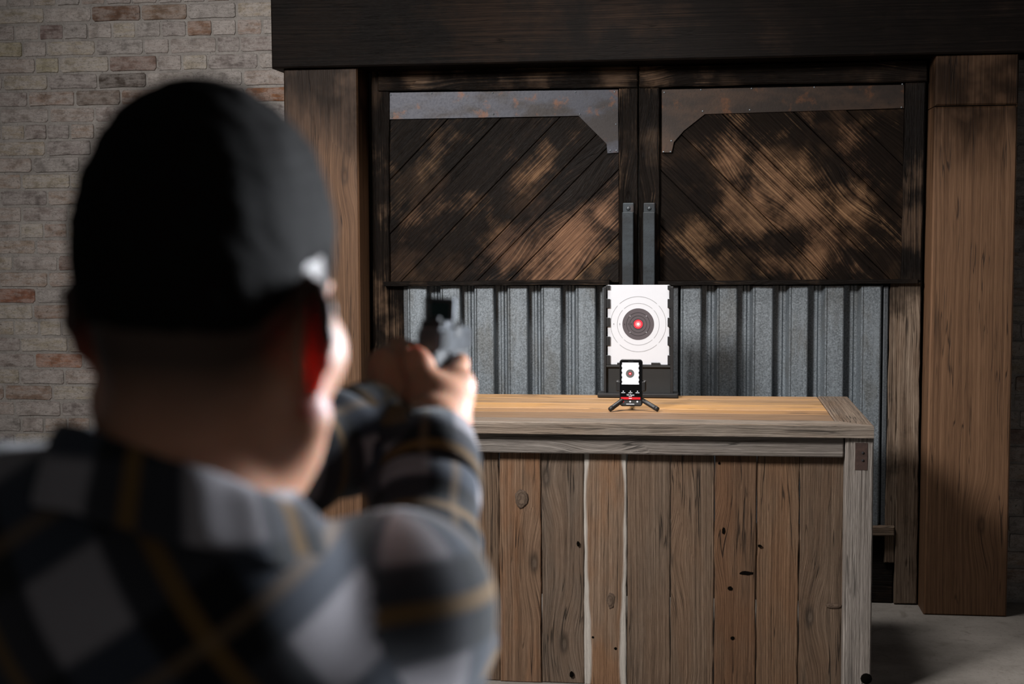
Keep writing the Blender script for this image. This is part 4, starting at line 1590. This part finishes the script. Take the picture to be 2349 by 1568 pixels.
def flannel():
    s = NT('plaid_flannel')
    u, v, _ = s.sep(s.n('ShaderNodeUVMap', uv_map='cloth').outputs[0])
    P = .115

    def fr(x, o=0.0): return s.math('FRACT', s.math('ADD', s.math('DIVIDE', x, P), 20.0 + o))

    def band(x, c, w, soft=.07):
        d = s.math('ABSOLUTE', s.math('SUBTRACT', x, c))
        return s.maprange(d, w, w + soft, 1, 0, True)
    fu, fv = fr(u), fr(v)
    black, slate, cream, gold = (.005, .0055, .007), (.028, .033, .045), (.31, .285, .30), (.13, .072, .022)
    col = s.mix(band(fu, .30, .20), black, slate)
    col = s.mix(s.math('MULTIPLY', band(fv, .35, .20), .62), col, (.035, .035, .042))
    both = s.math('MULTIPLY', band(fu, .30, .19), band(fv, .35, .19))
    col = s.mix(s.math('MULTIPLY', both, .65), col, cream)
    col = s.mix(s.math('MULTIPLY', band(fu, .78, .035, .03), .85), col, gold)
    col = s.mix(s.math('MULTIPLY', band(fv, .82, .030, .03), .45), col, (.17, .11, .06))
    pos = s.n('ShaderNodeNewGeometry').outputs['Position']
    nz = s.noise(pos, 700, 3, .6)
    col = s.mix(1.0, col, s.ramp(nz, [(.2, .75), (.8, 1.2)]), 'MULTIPLY')
    s.bump(nz, .4, .0015)
    s.out(col, .92, 0, .15)
    s.b.inputs['Sheen Weight'].default_value = .12
    return s.m


FL = flannel()
sh = link('shirt', sm, FL, per)
tag(sh, 'dark plaid flannel shirt')
sm.polygons.foreach_set('use_smooth', [True] * len(sm.polygons))

# collar: stand + fall, swept round the neck
NC = N0 + np.array([0, .0, -.01])


def collar():
    bm = bmesh.new()
    rows = []
    nA = 44
    for k in range(nA + 1):
        a = radians(-158 + 316 * k / nA)                    # 0 = nape
        dirv = -FD * cos(a) + XD * sin(a)
        fwd = (1 - cos(a)) / 2
        ew = .066 + .004 * abs(sin(a))
        up = .012 - .020 * fwd + (.020 if False else 0) + .030 * max(0, -sin(a)) * (1 - .4 * fwd) - .034 * max(0, sin(a)) ** 1.5
        pr = [(ew - .002, -.035), (ew, -.005), (ew + .001, .020), (ew + .007, .027), (ew + .014, .020), (ew + .019, .004), (ew + .025, -.010 - .012 * fwd),
              (ew + .028, -.021 - .016 * fwd), (ew + .025, -.023 - .016 * fwd), (ew + .015, .002), (ew + .008, .018), (ew + .004, .010), (ew + .003, -.035)]
        wob = .0025 * sin(5 * a + 1) + .002 * sin(11 * a)
        rows.append([bm.verts.new(Vector(NC + dirv * (r + wob) + np.array([0, 0, z + up]))) for r, z in pr])
    m = len(rows[0])
    for A, B in zip(rows[:-1], rows[1:]):
        for i in range(m):
            bm.faces.new((A[i], A[(i + 1) % m], B[(i + 1) % m], B[i]))
    bm.faces.new(rows[0]); bm.faces.new(list(reversed(rows[-1])))
    me = bm_mesh('collar', bm)
    V = np.array([v.co for v in me.vertices])
    d = V - NC
    th = np.arctan2(d @ XD, -(d @ FD))
    vert_uv(me, np.stack([th * .09 + .112, d[:, 2] + .03], 1))
    return me


co_ = link('collar', collar(), FL, sh, True)
md = co_.modifiers.new('soft', 'SUBSURF'); md.levels = 1; md.render_levels = 1

# cuffs as turned bands
for (w_, e_, c_) in ((RW, RE, RC), (LW, LE, LC)):
    dv = (e_ - w_) / np.linalg.norm(e_ - w_)
    s1 = np.cross(dv, (0, 0, 1)); s1 /= np.linalg.norm(s1)
    s2 = np.cross(dv, s1)
    bm = bmesh.new()
    rows = []
    for k in range(28):
        a = 2 * pi * k / 28
        dirv = s1 * cos(a) + s2 * sin(a)
        wob = .002 * sin(3 * a + 1)
        rows.append([bm.verts.new(Vector(c_ + dirv * (r + wob) + dv * t)) for r, t in ((.043, -.012), (.0475, -.013), (.0525, .01), (.054, .045), (.050, .05), (.044, .02))])
    for k in range(28):
        A, B = rows[k], rows[(k + 1) % 28]
        for i in range(6): bm.faces.new((A[i], A[(i + 1) % 6], B[(i + 1) % 6], B[i]))
    me = bm_mesh('cuff', bm)
    Vc = np.array([v.co for v in me.vertices]) - c_
    vert_uv(me, np.stack([Vc @ dv + .05, np.abs(np.arctan2(Vc @ s2, Vc @ s1)) * .062], 1))
    link('cuff', me, FL, sh, True)

# trousers and boots (below the frame, carry the figure)
gt = Grid(BEc + [-.30, -.28, -.80], BEc + [.32, .42, .06], .0075)
hipL, hipR = BEc - XD * .088 + [0, 0, -.08], BEc + XD * .088 + [0, 0, -.08]
kL, kR = hipL - XD * .05 + FD * .12 + [0, 0, -.34], hipR + XD * .05 + FD * .03 + [0, 0, -.35]
aL, aR = kL - XD * .02 - FD * .02 + [0, 0, 0], kR + XD * .03 - FD * .09 + [0, 0, 0]
aL[2] = aR[2] = .10
gt.ell(BEc + [0, 0, -.06], (.150, .112, .13), .05, TM)
gt.chain([hipL, kL, aL], [.092, .070, .058], .05)
gt.chain([hipR, kR, aR], [.092, .070, .058], .05)
gt.v[:, :, :int((.075 - gt.lo[2]) / gt.h)] = .08
tm_, _ = gt.mesh('trousers')
link('trousers', tm_, M['denim'], per)
for a_ in (aL, aR):
    gb = Grid(a_ - np.array([.16, .16, .12]), a_ + np.array([.16, .30, .07]), .006)
    a0 = a_.copy()
    gb.chain([a0 + [0, 0, .03], a0 + [0, 0, -.04]], [.047, .047], .02)
    gb.ell(a0 + FD * .07 + [0, 0, -.055], (.048, .135, .045), .04, TM)
    gb.ell(a0 - FD * .02 + [0, 0, -.06], (.042, .055, .045), .03, TM)
    gb.v[:, :, :max(0, int(np.ceil((0 - gb.lo[2]) / gb.h)))] = .08
    bm_, bv = gb.mesh('boot')
    co = np.empty(len(bm_.vertices) * 3, dtype=np.float32); bm_.vertices.foreach_get('co', co)
    co = co.reshape(-1, 3); co[:, 2] -= co[:, 2].min(); bm_.vertices.foreach_set('co', co.ravel())
    link('boot', bm_, M['boot'], per)
